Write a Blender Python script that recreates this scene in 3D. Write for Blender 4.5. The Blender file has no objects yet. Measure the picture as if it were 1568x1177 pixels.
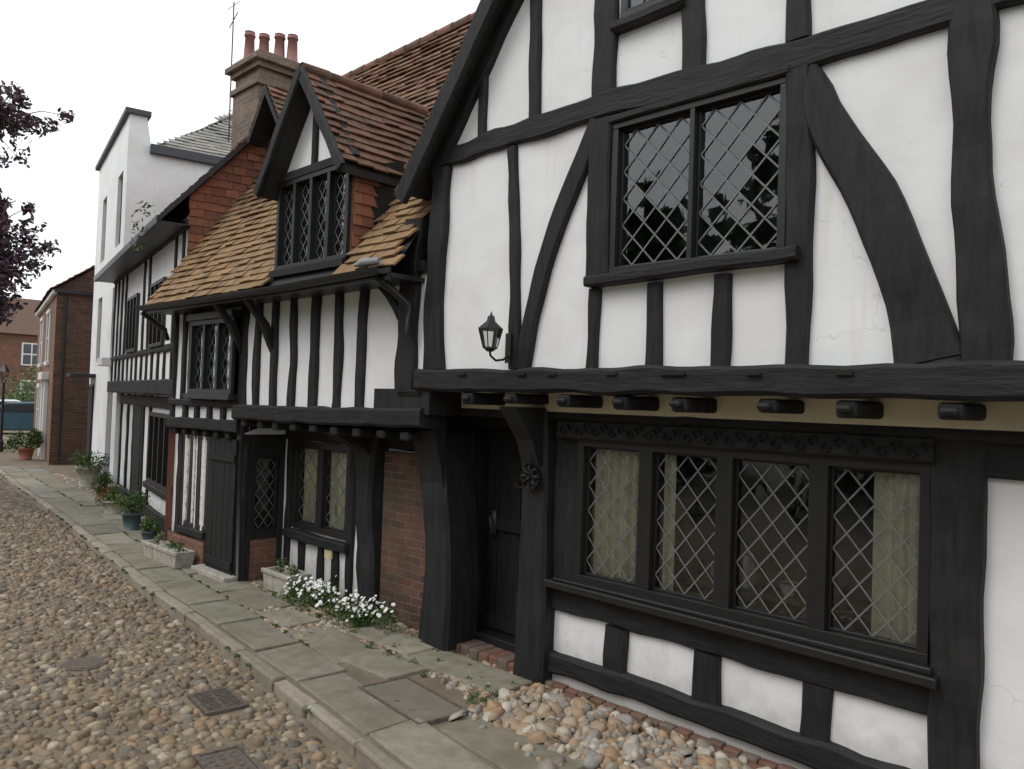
import bpy, math, random
import numpy as np
from mathutils import Vector, Matrix, noise
random.seed(7); RS=np.random.RandomState(11)
S=bpy.context.scene
S.view_settings.view_transform='Standard'; S.view_settings.look='None'
S.view_settings.exposure=0; S.view_settings.gamma=1
COL=S.collection
# ------------------------------------------------------------ materials
def newmat(name):
    m=bpy.data.materials.new(name); m.use_nodes=True
    nt=m.node_tree; b=nt.nodes['Principled BSDF']; return m,nt,b
def N(nt,t,**k):
    n=nt.nodes.new(t)
    for a,v in k.items(): setattr(n,a,v)
    return n
def L(nt,a,b): nt.links.new(a,b)
def ramp(nt,stops,interp='LINEAR'):
    n=nt.nodes.new('ShaderNodeValToRGB'); cr=n.color_ramp; cr.interpolation=interp
    while len(cr.elements)<len(stops): cr.elements.new(0.5)
    for e,(p,c) in zip(cr.elements,stops):
        e.position=p; e.color=(*c,1)
    return n
def noisen(nt,scale,detail=4,rough=.55,vec=None,dist=0):
    n=nt.nodes.new('ShaderNodeTexNoise'); n.inputs['Scale'].default_value=scale
    n.inputs['Detail'].default_value=min(detail,4); n.inputs['Roughness'].default_value=rough
    n.inputs['Distortion'].default_value=dist
    if vec is not None: L(nt,vec,n.inputs['Vector'])
    return n
def mapping(nt,scale,src='Object'):
    tc=nt.nodes.new('ShaderNodeTexCoord'); mp=nt.nodes.new('ShaderNodeMapping')
    mp.inputs['Scale'].default_value=scale; L(nt,tc.outputs[src],mp.inputs['Vector']); return mp.outputs[0]
def bump(nt,b,h,strength,dist=.01,prev=None):
    n=nt.nodes.new('ShaderNodeBump'); n.inputs['Strength'].default_value=strength
    n.inputs['Distance'].default_value=dist; L(nt,h,n.inputs['Height'])
    if prev is not None: L(nt,prev,n.inputs['Normal'])
    L(nt,n.outputs[0],b.inputs['Normal']); return n.outputs[0]
def mixc(nt,fac,a,b,mode='MIX'):
    n=nt.nodes.new('ShaderNodeMix'); n.data_type='RGBA'; n.blend_type=mode
    for s,i in ((fac,0),(a,6),(b,7)):
        if hasattr(s,'is_linked'): L(nt,s,n.inputs[i])
        elif isinstance(s,(int,float)): n.inputs[i].default_value=s
        else: n.inputs[i].default_value=(*s,1)
    return n.outputs[2]

def m_plaster(name,c1=(.81,.82,.83),c2=(.71,.71,.69)):
    m,nt,b=newmat(name); v=mapping(nt,(1,1,1))
    n=noisen(nt,1.6,4,.6,v); r=ramp(nt,[(.35,c2),(.55,c1)]); L(nt,n.outputs[0],r.inputs[0])
    vs=mapping(nt,(7,7,.6)); n2=noisen(nt,1.3,4,.65,vs); r2=ramp(nt,[(.60,(0,0,0)),(.76,(1,1,1))]); L(nt,n2.outputs[0],r2.inputs[0])
    c=mixc(nt,.7,c1,r.outputs[0])
    mm=N(nt,'ShaderNodeMath',operation='MULTIPLY'); L(nt,r2.outputs[0],mm.inputs[0]); mm.inputs[1].default_value=.36
    c=mixc(nt,mm.outputs[0],c,(.62,.56,.38))
    # hairline cracks
    vo=N(nt,'ShaderNodeTexVoronoi',feature='DISTANCE_TO_EDGE'); vo.inputs['Scale'].default_value=1.7
    nd=noisen(nt,3,3,.6,v); dv=N(nt,'ShaderNodeVectorMath',operation='MULTIPLY_ADD'); L(nt,nd.outputs[1],dv.inputs[0]); dv.inputs[1].default_value=(.5,.5,.5); L(nt,v,dv.inputs[2]); L(nt,dv.outputs[0],vo.inputs['Vector'])
    rc=ramp(nt,[(.0,(1,1,1)),(.006,(0,0,0))]); L(nt,vo.outputs['Distance'],rc.inputs[0]); rm=ramp(nt,[(.52,(0,0,0)),(.6,(.35,.35,.35))]); L(nt,n.outputs[0],rm.inputs[0])
    mc=N(nt,'ShaderNodeMath',operation='MULTIPLY'); L(nt,rc.outputs[0],mc.inputs[0]); L(nt,rm.outputs[0],mc.inputs[1]); c=mixc(nt,mc.outputs[0],c,(.35,.34,.32))
    tc=N(nt,'ShaderNodeNewGeometry'); sp=N(nt,'ShaderNodeSeparateXYZ'); L(nt,tc.outputs['Position'],sp.inputs[0])
    n4=noisen(nt,9,4,.6,v); ad=N(nt,'ShaderNodeMath',operation='MULTIPLY_ADD'); L(nt,n4.outputs[0],ad.inputs[0]); ad.inputs[1].default_value=-.35; L(nt,sp.outputs[2],ad.inputs[2])
    r3=ramp(nt,[(0.0,(1,1,1)),(.22,(0,0,0))]); L(nt,ad.outputs[0],r3.inputs[0])
    m3=N(nt,'ShaderNodeMath',operation='MULTIPLY'); L(nt,r3.outputs[0],m3.inputs[0]); m3.inputs[1].default_value=.5
    c=mixc(nt,m3.outputs[0],c,(.30,.29,.22))
    L(nt,c,b.inputs['Base Color'])
    b.inputs['Roughness'].default_value=.75; b.inputs['Specular IOR Level'].default_value=.25
    n3=noisen(nt,4,3,.45,v); p=bump(nt,b,n3.outputs[0],.35,.025); n5=noisen(nt,60,3,.6,v); bump(nt,b,n5.outputs[0],.22,.004,p)
    return m
PL=m_plaster('white_limewash'); CREAM=m_plaster('cream_plaster',(.76,.69,.50),(.58,.51,.36))
def m_timber(name,c1=(.008,.008,.009),c2=(.024,.024,.026),sc=(9,9,9),st=.55):
    m,nt,b=newmat(name); v=mapping(nt,sc)
    n=noisen(nt,1.0,4,.65,v,.3); r=ramp(nt,[(.3,c1),(.75,c2)]); L(nt,n.outputs[0],r.inputs[0])
    n2=noisen(nt,3,4,.6,mapping(nt,(1,1,1))); r2=ramp(nt,[(.55,(0,0,0)),(.75,(1,1,1))]); L(nt,n2.outputs[0],r2.inputs[0])
    mm=N(nt,'ShaderNodeMath',operation='MULTIPLY'); L(nt,r2.outputs[0],mm.inputs[0]); mm.inputs[1].default_value=.35
    c=mixc(nt,mm.outputs[0],r.outputs[0],(.045,.042,.040)); L(nt,c,b.inputs['Base Color']); b.inputs['Roughness'].default_value=.66
    b.inputs['Specular IOR Level'].default_value=.3
    bump(nt,b,n.outputs[0],st,.016); return m
TIM=m_timber('black_timber',sc=(26,26,4)); TIMV=m_timber('black_timber_vertical_grain',sc=(24,24,2.6)); TIMH=m_timber('black_timber_horizontal_grain',sc=(4,26,26))
def m_plain(name,c,rough=.6,metal=0,nz=.15,bs=.2,sc=30):
    m,nt,b=newmat(name); n=noisen(nt,sc,3,.6,mapping(nt,(1,1,1)))
    r=ramp(nt,[(.3,tuple(x*(1-nz) for x in c)),(.7,tuple(min(1,x*(1+nz)) for x in c))]); L(nt,n.outputs[0],r.inputs[0])
    L(nt,r.outputs[0],b.inputs['Base Color']); b.inputs['Roughness'].default_value=rough; b.inputs['Metallic'].default_value=metal
    bump(nt,b,n.outputs[0],bs,.005); return m
BLK=m_plain('black_paint',(.012,.012,.013),.42); DOORM=m_timber('door_timber',(.008,.008,.009),(.02,.02,.021),(25,25,2.5),.4)
LEAD=m_plain('lead_came',(.15,.152,.15),.55,.2); WHITEP=m_plain('white_paint',(.72,.72,.7),.5)
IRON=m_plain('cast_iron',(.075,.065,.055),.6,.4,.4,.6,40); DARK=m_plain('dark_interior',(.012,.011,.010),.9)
RUST=m_plain('dirty_iron',(.11,.09,.072),.8,.1,.4,.6,30)
SOFF=m_plain('dark_soffit',(.02,.02,.02),.8); CURT=m_plain('cream_curtain',(.86,.82,.66),.9)
NET=m_plain('net_curtain',(.76,.76,.70),.9,0,.2)
def m_glass():
    m,nt,b=newmat('window_glass'); nt.nodes.remove(b)
    out=nt.nodes['Material Output']; g=N(nt,'ShaderNodeBsdfGlossy'); g.inputs['Roughness'].default_value=.02
    g.inputs['Color'].default_value=(.85,.9,.9,1)
    t=N(nt,'ShaderNodeBsdfTransparent'); t.inputs['Color'].default_value=(.86,.89,.87,1)
    f=N(nt,'ShaderNodeFresnel'); f.inputs['IOR'].default_value=1.6
    mm=N(nt,'ShaderNodeMath',operation='MULTIPLY_ADD'); mm.inputs[1].default_value=1.7; mm.inputs[2].default_value=.02; L(nt,f.outputs[0],mm.inputs[0])
    mx=N(nt,'ShaderNodeMixShader'); L(nt,mm.outputs[0],mx.inputs[0]); L(nt,t.outputs[0],mx.inputs[1]); L(nt,g.outputs[0],mx.inputs[2]); L(nt,mx.outputs[0],out.inputs[0])
    n=noisen(nt,5,2,.5,mapping(nt,(1,1,1))); bb=N(nt,'ShaderNodeBump'); bb.inputs['Strength'].default_value=.06; bb.inputs['Distance'].default_value=.02; L(nt,n.outputs[0],bb.inputs['Height']); L(nt,bb.outputs[0],g.inputs['Normal'])
    return m
GLASS=m_glass()
def m_brick(name,cols,mortar=(.30,.27,.23),sc=1,grime=.6):
    m,nt,b=newmat(name); tc=N(nt,'ShaderNodeTexCoord'); sp=N(nt,'ShaderNodeSeparateXYZ'); L(nt,tc.outputs['Object'],sp.inputs[0])
    ad=N(nt,'ShaderNodeMath',operation='ADD'); L(nt,sp.outputs[0],ad.inputs[0]); L(nt,sp.outputs[1],ad.inputs[1])
    cb=N(nt,'ShaderNodeCombineXYZ'); L(nt,ad.outputs[0],cb.inputs[0]); L(nt,sp.outputs[2],cb.inputs[1])
    nz=noisen(nt,4,3,.5,tc.outputs['Object']); 
    dv=N(nt,'ShaderNodeVectorMath',operation='MULTIPLY_ADD'); L(nt,nz.outputs[1],dv.inputs[0]); dv.inputs[1].default_value=(.035,.035,0); L(nt,cb.outputs[0],dv.inputs[2])
    br=N(nt,'ShaderNodeTexBrick'); L(nt,dv.outputs[0],br.inputs['Vector']); br.inputs['Scale'].default_value=1
    br.inputs['Brick Width'].default_value=.22*sc; br.inputs['Row Height'].default_value=.068*sc; br.inputs['Mortar Size'].default_value=.005*sc
    br.inputs['Color1'].default_value=(0,0,0,1); br.inputs['Color2'].default_value=(1,1,1,1); br.inputs['Mortar'].default_value=(.5,.5,.5,1); br.inputs['Mortar Smooth'].default_value=.4
    r=ramp(nt,[(i/(len(cols)-1),c) for i,c in enumerate(cols)]); L(nt,br.outputs['Color'],r.inputs[0])
    n=noisen(nt,14,4,.65,tc.outputs['Object']); c=mixc(nt,grime,r.outputs[0],mixc(nt,n.outputs[0],(.15,.15,.15),(1.5,1.5,1.5)),'MULTIPLY')
    c=mixc(nt,br.outputs['Fac'],c,mortar)
    n6=noisen(nt,2.5,4,.7,tc.outputs['Object']); r6=ramp(nt,[(.42,(0,0,0)),(.66,(1,1,1))]); L(nt,n6.outputs[0],r6.inputs[0]); m6=N(nt,'ShaderNodeMath',operation='MULTIPLY'); L(nt,r6.outputs[0],m6.inputs[0]); m6.inputs[1].default_value=.6
    c=mixc(nt,m6.outputs[0],c,(cols[0][0]*.45+.015,cols[0][1]*.5+.025,cols[0][2]*.4+.015))
    L(nt,c,b.inputs['Base Color']); b.inputs['Roughness'].default_value=.85
    iv=N(nt,'ShaderNodeMath',operation='SUBTRACT'); iv.inputs[0].default_value=1; L(nt,br.outputs['Fac'],iv.inputs[1])
    p=bump(nt,b,iv.outputs[0],.6,.012); bump(nt,b,n.outputs[0],.5,.01,p); return m
BRICK=m_brick('old_red_brick',[(.075,.037,.028),(.13,.056,.036),(.16,.075,.045),(.085,.045,.033)],(.15,.13,.11))
BRICKO=m_brick('orange_brick',[(.20,.085,.055),(.25,.11,.07),(.15,.075,.05)],(.27,.22,.175))
BRICKC=m_brick('chimney_brick',[(.17,.115,.09),(.23,.16,.12),(.13,.095,.08)],(.26,.23,.20))
def m_rnd(name,cols,rough=.85,nz=.5,nsc=35,bs=.4,spec=.3,moss=None,mf=.55):
    m,nt,b=newmat(name); a=N(nt,'ShaderNodeAttribute'); a.attribute_name='rnd'
    r=ramp(nt,[(i/(len(cols)-1),c) for i,c in enumerate(cols)]); L(nt,a.outputs['Fac'],r.inputs[0]); c=r.outputs[0]
    if nz:
        n=noisen(nt,nsc,3,.6,mapping(nt,(1,1,1))); c=mixc(nt,nz,c,mixc(nt,n.outputs[0],(.35,.35,.35),(1.5,1.5,1.5)),'MULTIPLY'); bump(nt,b,n.outputs[0],bs,.008)
    if moss:
        n2=noisen(nt,2.2,4,.7,mapping(nt,(1,1,1))); r2=ramp(nt,[(.47,(0,0,0)),(.66,(1,1,1))]); L(nt,n2.outputs[0],r2.inputs[0])
        mm=N(nt,'ShaderNodeMath',operation='MULTIPLY'); L(nt,r2.outputs[0],mm.inputs[0]); mm.inputs[1].default_value=mf
        c=mixc(nt,mm.outputs[0],c,moss)
    L(nt,c,b.inputs['Base Color']); b.inputs['Roughness'].default_value=rough; b.inputs['Specular IOR Level'].default_value=spec
    return m
TILE=m_rnd('clay_tiles',[(.11,.058,.042),(.17,.088,.058),(.22,.115,.075),(.15,.080,.058),(.11,.072,.055),(.25,.125,.08)],moss=(.13,.095,.07))
TILEY=m_rnd('weathered_tiles',[(.24,.145,.070),(.30,.19,.095),(.20,.125,.068),(.33,.20,.105),(.18,.11,.062),(.17,.092,.058),(.22,.12,.075),(.14,.085,.06),(.20,.105,.065)],moss=(.18,.14,.075),mf=.55)
TILEH=m_rnd('tile_hanging',[(.22,.080,.048),(.29,.115,.065),(.17,.07,.05),(.32,.14,.08)],moss=(.15,.085,.06))
SLATE=m_rnd('stone_slates',[(.22,.22,.20),(.31,.30,.27),(.17,.17,.16)])
STONE=m_rnd('cobble_stones',[(.09,.065,.045),(.20,.145,.09),(.28,.21,.135),(.125,.095,.07),(.36,.29,.20),(.16,.11,.07),(.23,.20,.16),(.095,.08,.065),(.31,.215,.125),(.20,.145,.09),(.43,.37,.28)],rough=.62,nz=.65,nsc=28,spec=.4)
PEB=m_rnd('beach_pebbles',[(.22,.20,.17),(.38,.32,.23),(.32,.20,.115),(.46,.41,.32),(.26,.245,.23),(.38,.245,.13),(.17,.145,.12),(.55,.50,.42)],rough=.6,nz=.55,nsc=22,spec=.4)
SLAB=m_rnd('paving_slabs',[(.18,.17,.135),(.25,.235,.185),(.21,.19,.145),(.30,.28,.225),(.23,.225,.19)],nz=.7,nsc=9,bs=.5,moss=(.135,.13,.085),mf=.65)
KERB=m_rnd('granite_kerb',[(.28,.25,.20),(.34,.305,.25),(.23,.21,.165)],nz=.65,nsc=20,moss=(.17,.15,.11))
BRP=m_rnd('paving_bricks',[(.17,.085,.06),(.21,.11,.08),(.13,.095,.075),(.19,.15,.12)],nz=.7,nsc=14,moss=(.14,.12,.09),mf=.8)
LEAFR=m_rnd('copper_leaves',[(.05,.030,.045),(.085,.050,.070),(.13,.075,.095),(.06,.055,.045)],nz=0,rough=.5)
LEAFG=m_rnd('green_leaves',[(.03,.06,.015),(.06,.11,.025),(.09,.15,.035),(.05,.09,.03)],nz=0,rough=.5)
LEAFD=m_rnd('dark_green_leaves',[(.02,.035,.012),(.035,.06,.02),(.05,.08,.025)],nz=0,rough=.6)
LEAFL=m_rnd('light_leaves',[(.06,.10,.03),(.10,.15,.045),(.13,.16,.06)],nz=0,rough=.5)
PETAL=m_plain('white_petals',(.78,.78,.76),.6,0,.03); BARK=m_plain('bark',(.07,.06,.05),.9,0,.4,.8,12)
STONEP=m_plain('trough_stone',(.36,.34,.29),.85,0,.3,.6,16); TERRA=m_plain('terracotta',(.33,.13,.08),.75); POTD=m_plain('dark_pot',(.06,.09,.10),.5)
POTW=m_plain('pot_clay_red',(.27,.125,.11),.8)
def m_ground(name,c1,c2,sc=3,bs=.5):
    m,nt,b=newmat(name); v=mapping(nt,(1,1,1)); n=noisen(nt,sc,4,.7,v); r=ramp(nt,[(.3,c1),(.7,c2)]); L(nt,n.outputs[0],r.inputs[0])
    n2=noisen(nt,90,3,.6,v); c=mixc(nt,.6,r.outputs[0],mixc(nt,n2.outputs[0],(.3,.3,.3),(1.6,1.6,1.6)),'MULTIPLY')
    L(nt,c,b.inputs['Base Color']); b.inputs['Roughness'].default_value=.95; p=bump(nt,b,n2.outputs[0],bs,.01); return m
DIRT=m_ground('dirt',(.13,.105,.07),(.22,.18,.125)); GRD=m_ground('earth',(.09,.09,.06),(.15,.14,.10),1)
def m_cobfar():
    m,nt,b=newmat('cobbles_texture'); v=mapping(nt,(1,1,1)); vo=N(nt,'ShaderNodeTexVoronoi'); vo.inputs['Scale'].default_value=11; L(nt,v,vo.inputs['Vector'])
    r=ramp(nt,[(0,(.20,.15,.10)),(.35,(.13,.10,.07)),(.7,(.28,.22,.16)),(1,(.34,.29,.22))]); sp=N(nt,'ShaderNodeSeparateColor'); L(nt,vo.outputs['Color'],sp.inputs[0]); L(nt,sp.outputs[0],r.inputs[0])
    r2=ramp(nt,[(.25,(1,1,1)),(.6,(.35,.33,.3))]); L(nt,vo.outputs['Distance'],r2.inputs[0]); c=mixc(nt,1,r.outputs[0],r2.outputs[0],'MULTIPLY'); L(nt,c,b.inputs['Base Color'])
    b.inputs['Roughness'].default_value=.8; iv=N(nt,'ShaderNodeMath',operation='MULTIPLY'); iv.inputs[1].default_value=-1; L(nt,vo.outputs['Distance'],iv.inputs[0]); bump(nt,b,iv.outputs[0],.9,.03); return m
COBF=m_cobfar()
# ------------------------------------------------------------ mesh helpers
def empty(name,loc=(0,0,0),rot=0):
    e=bpy.data.objects.new(name,None); e.location=loc; e.rotation_euler=(0,0,rot); COL.objects.link(e); e.empty_display_size=.3; return e
class MB:
    def __init__(s): s.v=[]; s.f=[]; s.r=[]; s.hb=None
    def add(s,vs,fs,r=None):
        o=len(s.v); s.v+= [tuple(p) for p in vs]; s.f+=[tuple(i+o for i in f) for f in fs]
        s.r+=[random.random() if r is None else r]*len(vs)
    def box(s,x0,x1,y0,y1,z0,z1,r=None):
        s.add([(x0,y0,z0),(x1,y0,z0),(x1,y1,z0),(x0,y1,z0),(x0,y0,z1),(x1,y0,z1),(x1,y1,z1),(x0,y1,z1)],
              [(0,3,2,1),(4,5,6,7),(0,1,5,4),(1,2,6,5),(2,3,7,6),(3,0,4,7)],r)
    def prism(s,pts,y0,y1,ax='y'):
        n=len(pts)
        if ax=='y': a=[(p[0],y0,p[1]) for p in pts]; b=[(p[0],y1,p[1]) for p in pts]
        elif ax=='x': a=[(y0,p[0],p[1]) for p in pts]; b=[(y1,p[0],p[1]) for p in pts]
        else: a=[(p[0],p[1],y0) for p in pts]; b=[(p[0],p[1],y1) for p in pts]
        s.add(a+b,[tuple(range(n)),tuple(range(2*n-1,n-1,-1))]+[(i,i+n,(i+1)%n+n,(i+1)%n) for i in range(n)])
    def beam(s,pts,w,yf,yb,wob=.006,ch=.012,seg=.09):
        """weathered timber following a polyline in the facade (x,z) plane; w = width or list"""
        if abs(pts[-1][0]-pts[0][0])>abs(pts[-1][1]-pts[0][1])*1.2 and s.hb is not False:
            if s.hb is None: s.hb=MB(); s.hb.hb=False
            return s.hb.beam(pts,w,yf,yb,wob,ch,seg)
        P=[Vector((p[0],p[1])) for p in pts]; W=w if isinstance(w,(list,tuple)) else [w]*len(P)
        out=[];ww=[]
        for i in range(len(P)-1):
            d=(P[i+1]-P[i]).length; k=max(1,int(d/seg))
            for j in range(k):
                t=j/k; out.append(P[i].lerp(P[i+1],t)); ww.append(W[i]*(1-t)+W[i+1]*t)
        out.append(P[-1]); ww.append(W[-1])
        if len(P)>2:
            for _ in range(3):
                o2=out[:]
                for i in range(1,len(out)-1): o2[i]=(out[i-1]+out[i]*2+out[i+1])/4
                out=o2
        sd=random.random()*50; vs=[]; fs=[]; yj=random.uniform(-.004,.004); n=len(out)
        for i,p in enumerate(out):
            t=(out[min(i+1,n-1)]-out[max(i-1,0)]).normalized(); nn=Vector((-t.y,t.x))
            a=noise.noise(Vector((sd,i*.33,0)))*wob*2; b=noise.noise(Vector((sd+9,i*.33,3)))*wob*2; c=noise.noise(Vector((sd+19,i*.4,3)))*wob
            l=p+nn*(ww[i]/2+a); r=p-nn*(ww[i]/2+b); cc=min(ch,ww[i]*.2)
            l2=l-nn*cc; r2=r+nn*cc; y=yf+yj+c
            vs+=[(l.x,yb,l.y),(l.x,y+cc,l.y),(l2.x,y,l2.y),(r2.x,y,r2.y),(r.x,y+cc,r.y),(r.x,yb,r.y)]
        for i in range(n-1):
            for k in range(5): fs.append((i*6+k,i*6+k+1,i*6+k+7,i*6+k+6))
        fs.append(tuple(range(5,-1,-1))); fs.append(tuple((n-1)*6+k for k in range(6)))
        s.add(vs,fs)
    def tube(s,pts,rad,n=8,r=None):
        P=[Vector(p) for p in pts]; R=rad if isinstance(rad,(list,tuple)) else [rad]*len(P); vs=[];fs=[]
        for i,p in enumerate(P):
            t=(P[min(i+1,len(P)-1)]-P[max(i-1,0)]).normalized(); a=t.cross(Vector((.3,.2,1)) if abs(t.z)<.9 else Vector((1,0,0))).normalized(); b=t.cross(a)
            for k in range(n):
                an=2*math.pi*k/n; vs.append(p+(a*math.cos(an)+b*math.sin(an))*R[i])
        for i in range(len(P)-1):
            for k in range(n): fs.append((i*n+k,i*n+(k+1)%n,(i+1)*n+(k+1)%n,(i+1)*n+k))
        fs.append(tuple(range(n))); fs.append(tuple((len(P)-1)*n+k for k in range(n-1,-1,-1)))
        s.add(vs,fs,r)
    def wall(s,x0,x1,z0,z1,y,holes=(),rev=.12,amp=.006,step=.13):
        def cuts(a,b,hs):
            c=sorted(set([a,b]+[min(max(h,a),b) for h in hs])); o=[]
            for i in range(len(c)-1):
                k=max(1,int((c[i+1]-c[i])/step)); o+=[c[i]+(c[i+1]-c[i])*j/k for j in range(k)]
            return o+[b]
        xs=cuts(x0,x1,[h[0] for h in holes]+[h[1] for h in holes]); zs=cuts(z0,z1,[h[2] for h in holes]+[h[3] for h in holes])
        vs=[(x,y+noise.noise(Vector((x*2.1,y,z*2.1)))*amp,z) for z in zs for x in xs]; nx=len(xs); fs=[]
        for j in range(len(zs)-1):
            for i in range(nx-1):
                cx=(xs[i]+xs[i+1])/2; cz=(zs[j]+zs[j+1])/2
                if any(h[0]<cx<h[1] and h[2]<cz<h[3] for h in holes): continue
                fs.append((j*nx+i,j*nx+i+1,(j+1)*nx+i+1,(j+1)*nx+i))
        s.add(vs,fs)
        for h in holes:
            a,b,c,d=h; q=[(a,c),(b,c),(b,d),(a,d)]
            for i in range(4):
                p,r=q[i],q[(i+1)%4]; s.add([(p[0],y-.003,p[1]),(r[0],y-.003,r[1]),(r[0],y+rev,r[1]),(p[0],y+rev,p[1])],[(0,1,2,3)])
    def obj(s,name,mat,parent=None,smooth=False,bevel=0,col=None):
        if s.hb: s.hb.obj(name+'_horizontal',TIMH if mat in (TIM,TIMV) else mat,parent,smooth,bevel)
        me=bpy.data.meshes.new(name); me.from_pydata(s.v,[],s.f); me.materials.append(mat)
        at=me.attributes.new('rnd','FLOAT','POINT'); at.data.foreach_set('value',s.r)
        if smooth: me.polygons.foreach_set('use_smooth',[True]*len(me.polygons))
        o=bpy.data.objects.new(name,me); COL.objects.link(o); o.parent=parent
        if bevel:
            b=o.modifiers.new('b','BEVEL'); b.width=bevel; b.segments=2; b.limit_method='ANGLE'
        me.update(); return o
def inst(name,tv,tf,M,T,rnd,mat,parent=None,smooth=True,jit=0):
    n=len(T); k=len(tv); tv=np.array(tv,float); tpl=np.repeat(tv[None],n,0)
    if jit: tpl=tpl*(1+RS.uniform(-jit,jit,(n,k,1)))
    V=np.einsum('nij,nkj->nki',M,tpl)+T[:,None,:]
    fl=np.concatenate([np.array(f) for f in tf]); tot=np.array([len(f) for f in tf])
    LI=(fl[None]+np.arange(n)[:,None]*k).ravel(); TOT=np.tile(tot,n); ST=np.concatenate([[0],np.cumsum(TOT)[:-1]])
    me=bpy.data.meshes.new(name); me.vertices.add(n*k); me.vertices.foreach_set('co',V.ravel().astype(np.float32))
    me.loops.add(len(LI)); me.loops.foreach_set('vertex_index',LI.astype(np.int32))
    me.polygons.add(len(TOT)); me.polygons.foreach_set('loop_start',ST.astype(np.int32)); me.polygons.foreach_set('loop_total',TOT.astype(np.int32))
    if smooth: me.polygons.foreach_set('use_smooth',np.ones(len(TOT),bool))
    me.update(calc_edges=True); me.validate()
    at=me.attributes.new('rnd','FLOAT','POINT'); at.data.foreach_set('value',np.repeat(rnd,k).astype(np.float32))
    me.materials.append(mat); o=bpy.data.objects.new(name,me); COL.objects.link(o); o.parent=parent; return o
def dome():
    tv=[];tf=[]
    for r,z in ((1,-.3),(.97,.25),(.78,.68),(.42,.93)):
        for k in range(9):
            a=2*math.pi*k/9; tv.append((r*math.cos(a),r*math.sin(a),z))
    tv.append((0,0,1))
    for j in range(3):
        for k in range(9): tf.append((j*9+k,j*9+(k+1)%9,(j+1)*9+(k+1)%9,(j+1)*9+k))
    for k in range(9): tf.append((27+k,27+(k+1)%9,36))
    return tv,tf
DV,DF=dome()
def stones(name,xy,z,r0,r1,h0,h1,mat,parent=None,tilt=.15,power=1):
    n=len(xy); a=RS.uniform(0,np.pi,n); rx=r0+(r1-r0)*RS.uniform(0,1,n)**power; ry=rx*RS.uniform(.55,.95,n); h=RS.uniform(h0,h1,n)*(.6+.4*rx/((r0+r1)/2))
    M=np.zeros((n,3,3)); c,s_=np.cos(a),np.sin(a)
    M[:,0,0]=c*rx;M[:,0,1]=-s_*ry;M[:,1,0]=s_*rx;M[:,1,1]=c*ry;M[:,2,2]=h; M[:,2,0]=RS.uniform(-tilt,tilt,n)*rx; M[:,2,1]=RS.uniform(-tilt,tilt,n)*ry
    T=np.column_stack([xy,z if np.ndim(z) else np.full(n,z)])
    return inst(name,DV,DF,M,T,RS.rand(n),mat,parent,True,.11)
def leaves(name,cents,rads,per,size,mat,parent=None,flat=1.0):
    C=[];
    for c,r in zip(cents,rads):
        d=RS.normal(size=(per,3)); d/=np.linalg.norm(d,axis=1)[:,None]; q=RS.uniform(.1,1,(per,1))**.6
        C.append(np.array(c)+d*q*r*np.array([1,1,flat]))
    T=np.concatenate(C); n=len(T); A=RS.normal(size=(n,3)); A/=np.linalg.norm(A,axis=1)[:,None]; B=RS.normal(size=(n,3)); B-=A*(A*B).sum(1)[:,None]; B/=np.linalg.norm(B,axis=1)[:,None]
    Cc=np.cross(A,B); sz=RS.uniform(.6,1.2,n)*size; M=np.stack([A*sz[:,None],B*(sz*.55)[:,None],Cc*sz[:,None]],axis=2)
    tv=[(-1,0,0),(-.3,-.8,.1),(.5,-.6,.05),(1,0,-.15),(.5,.6,.05),(-.3,.8,.1)]; tf=[(0,1,2,3),(0,3,4,5)]
    return inst(name,tv,tf,M,T,RS.rand(n),mat,parent,False)
def clip(poly,x0,x1,z0,z1):
    for ax,lim,sg in ((0,x0,1),(0,x1,-1),(1,z0,1),(1,z1,-1)):
        o=[]
        for i in range(len(poly)):
            p,q=poly[i],poly[(i+1)%len(poly)]; dp=(p[ax]-lim)*sg; dq=(q[ax]-lim)*sg
            if dp>=0: o.append(p)
            if dp*dq<0:
                t=dp/(dp-dq); o.append((p[0]+(q[0]-p[0])*t,p[1]+(q[1]-p[1])*t))
        poly=o
        if not poly: return poly
    return poly
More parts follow.
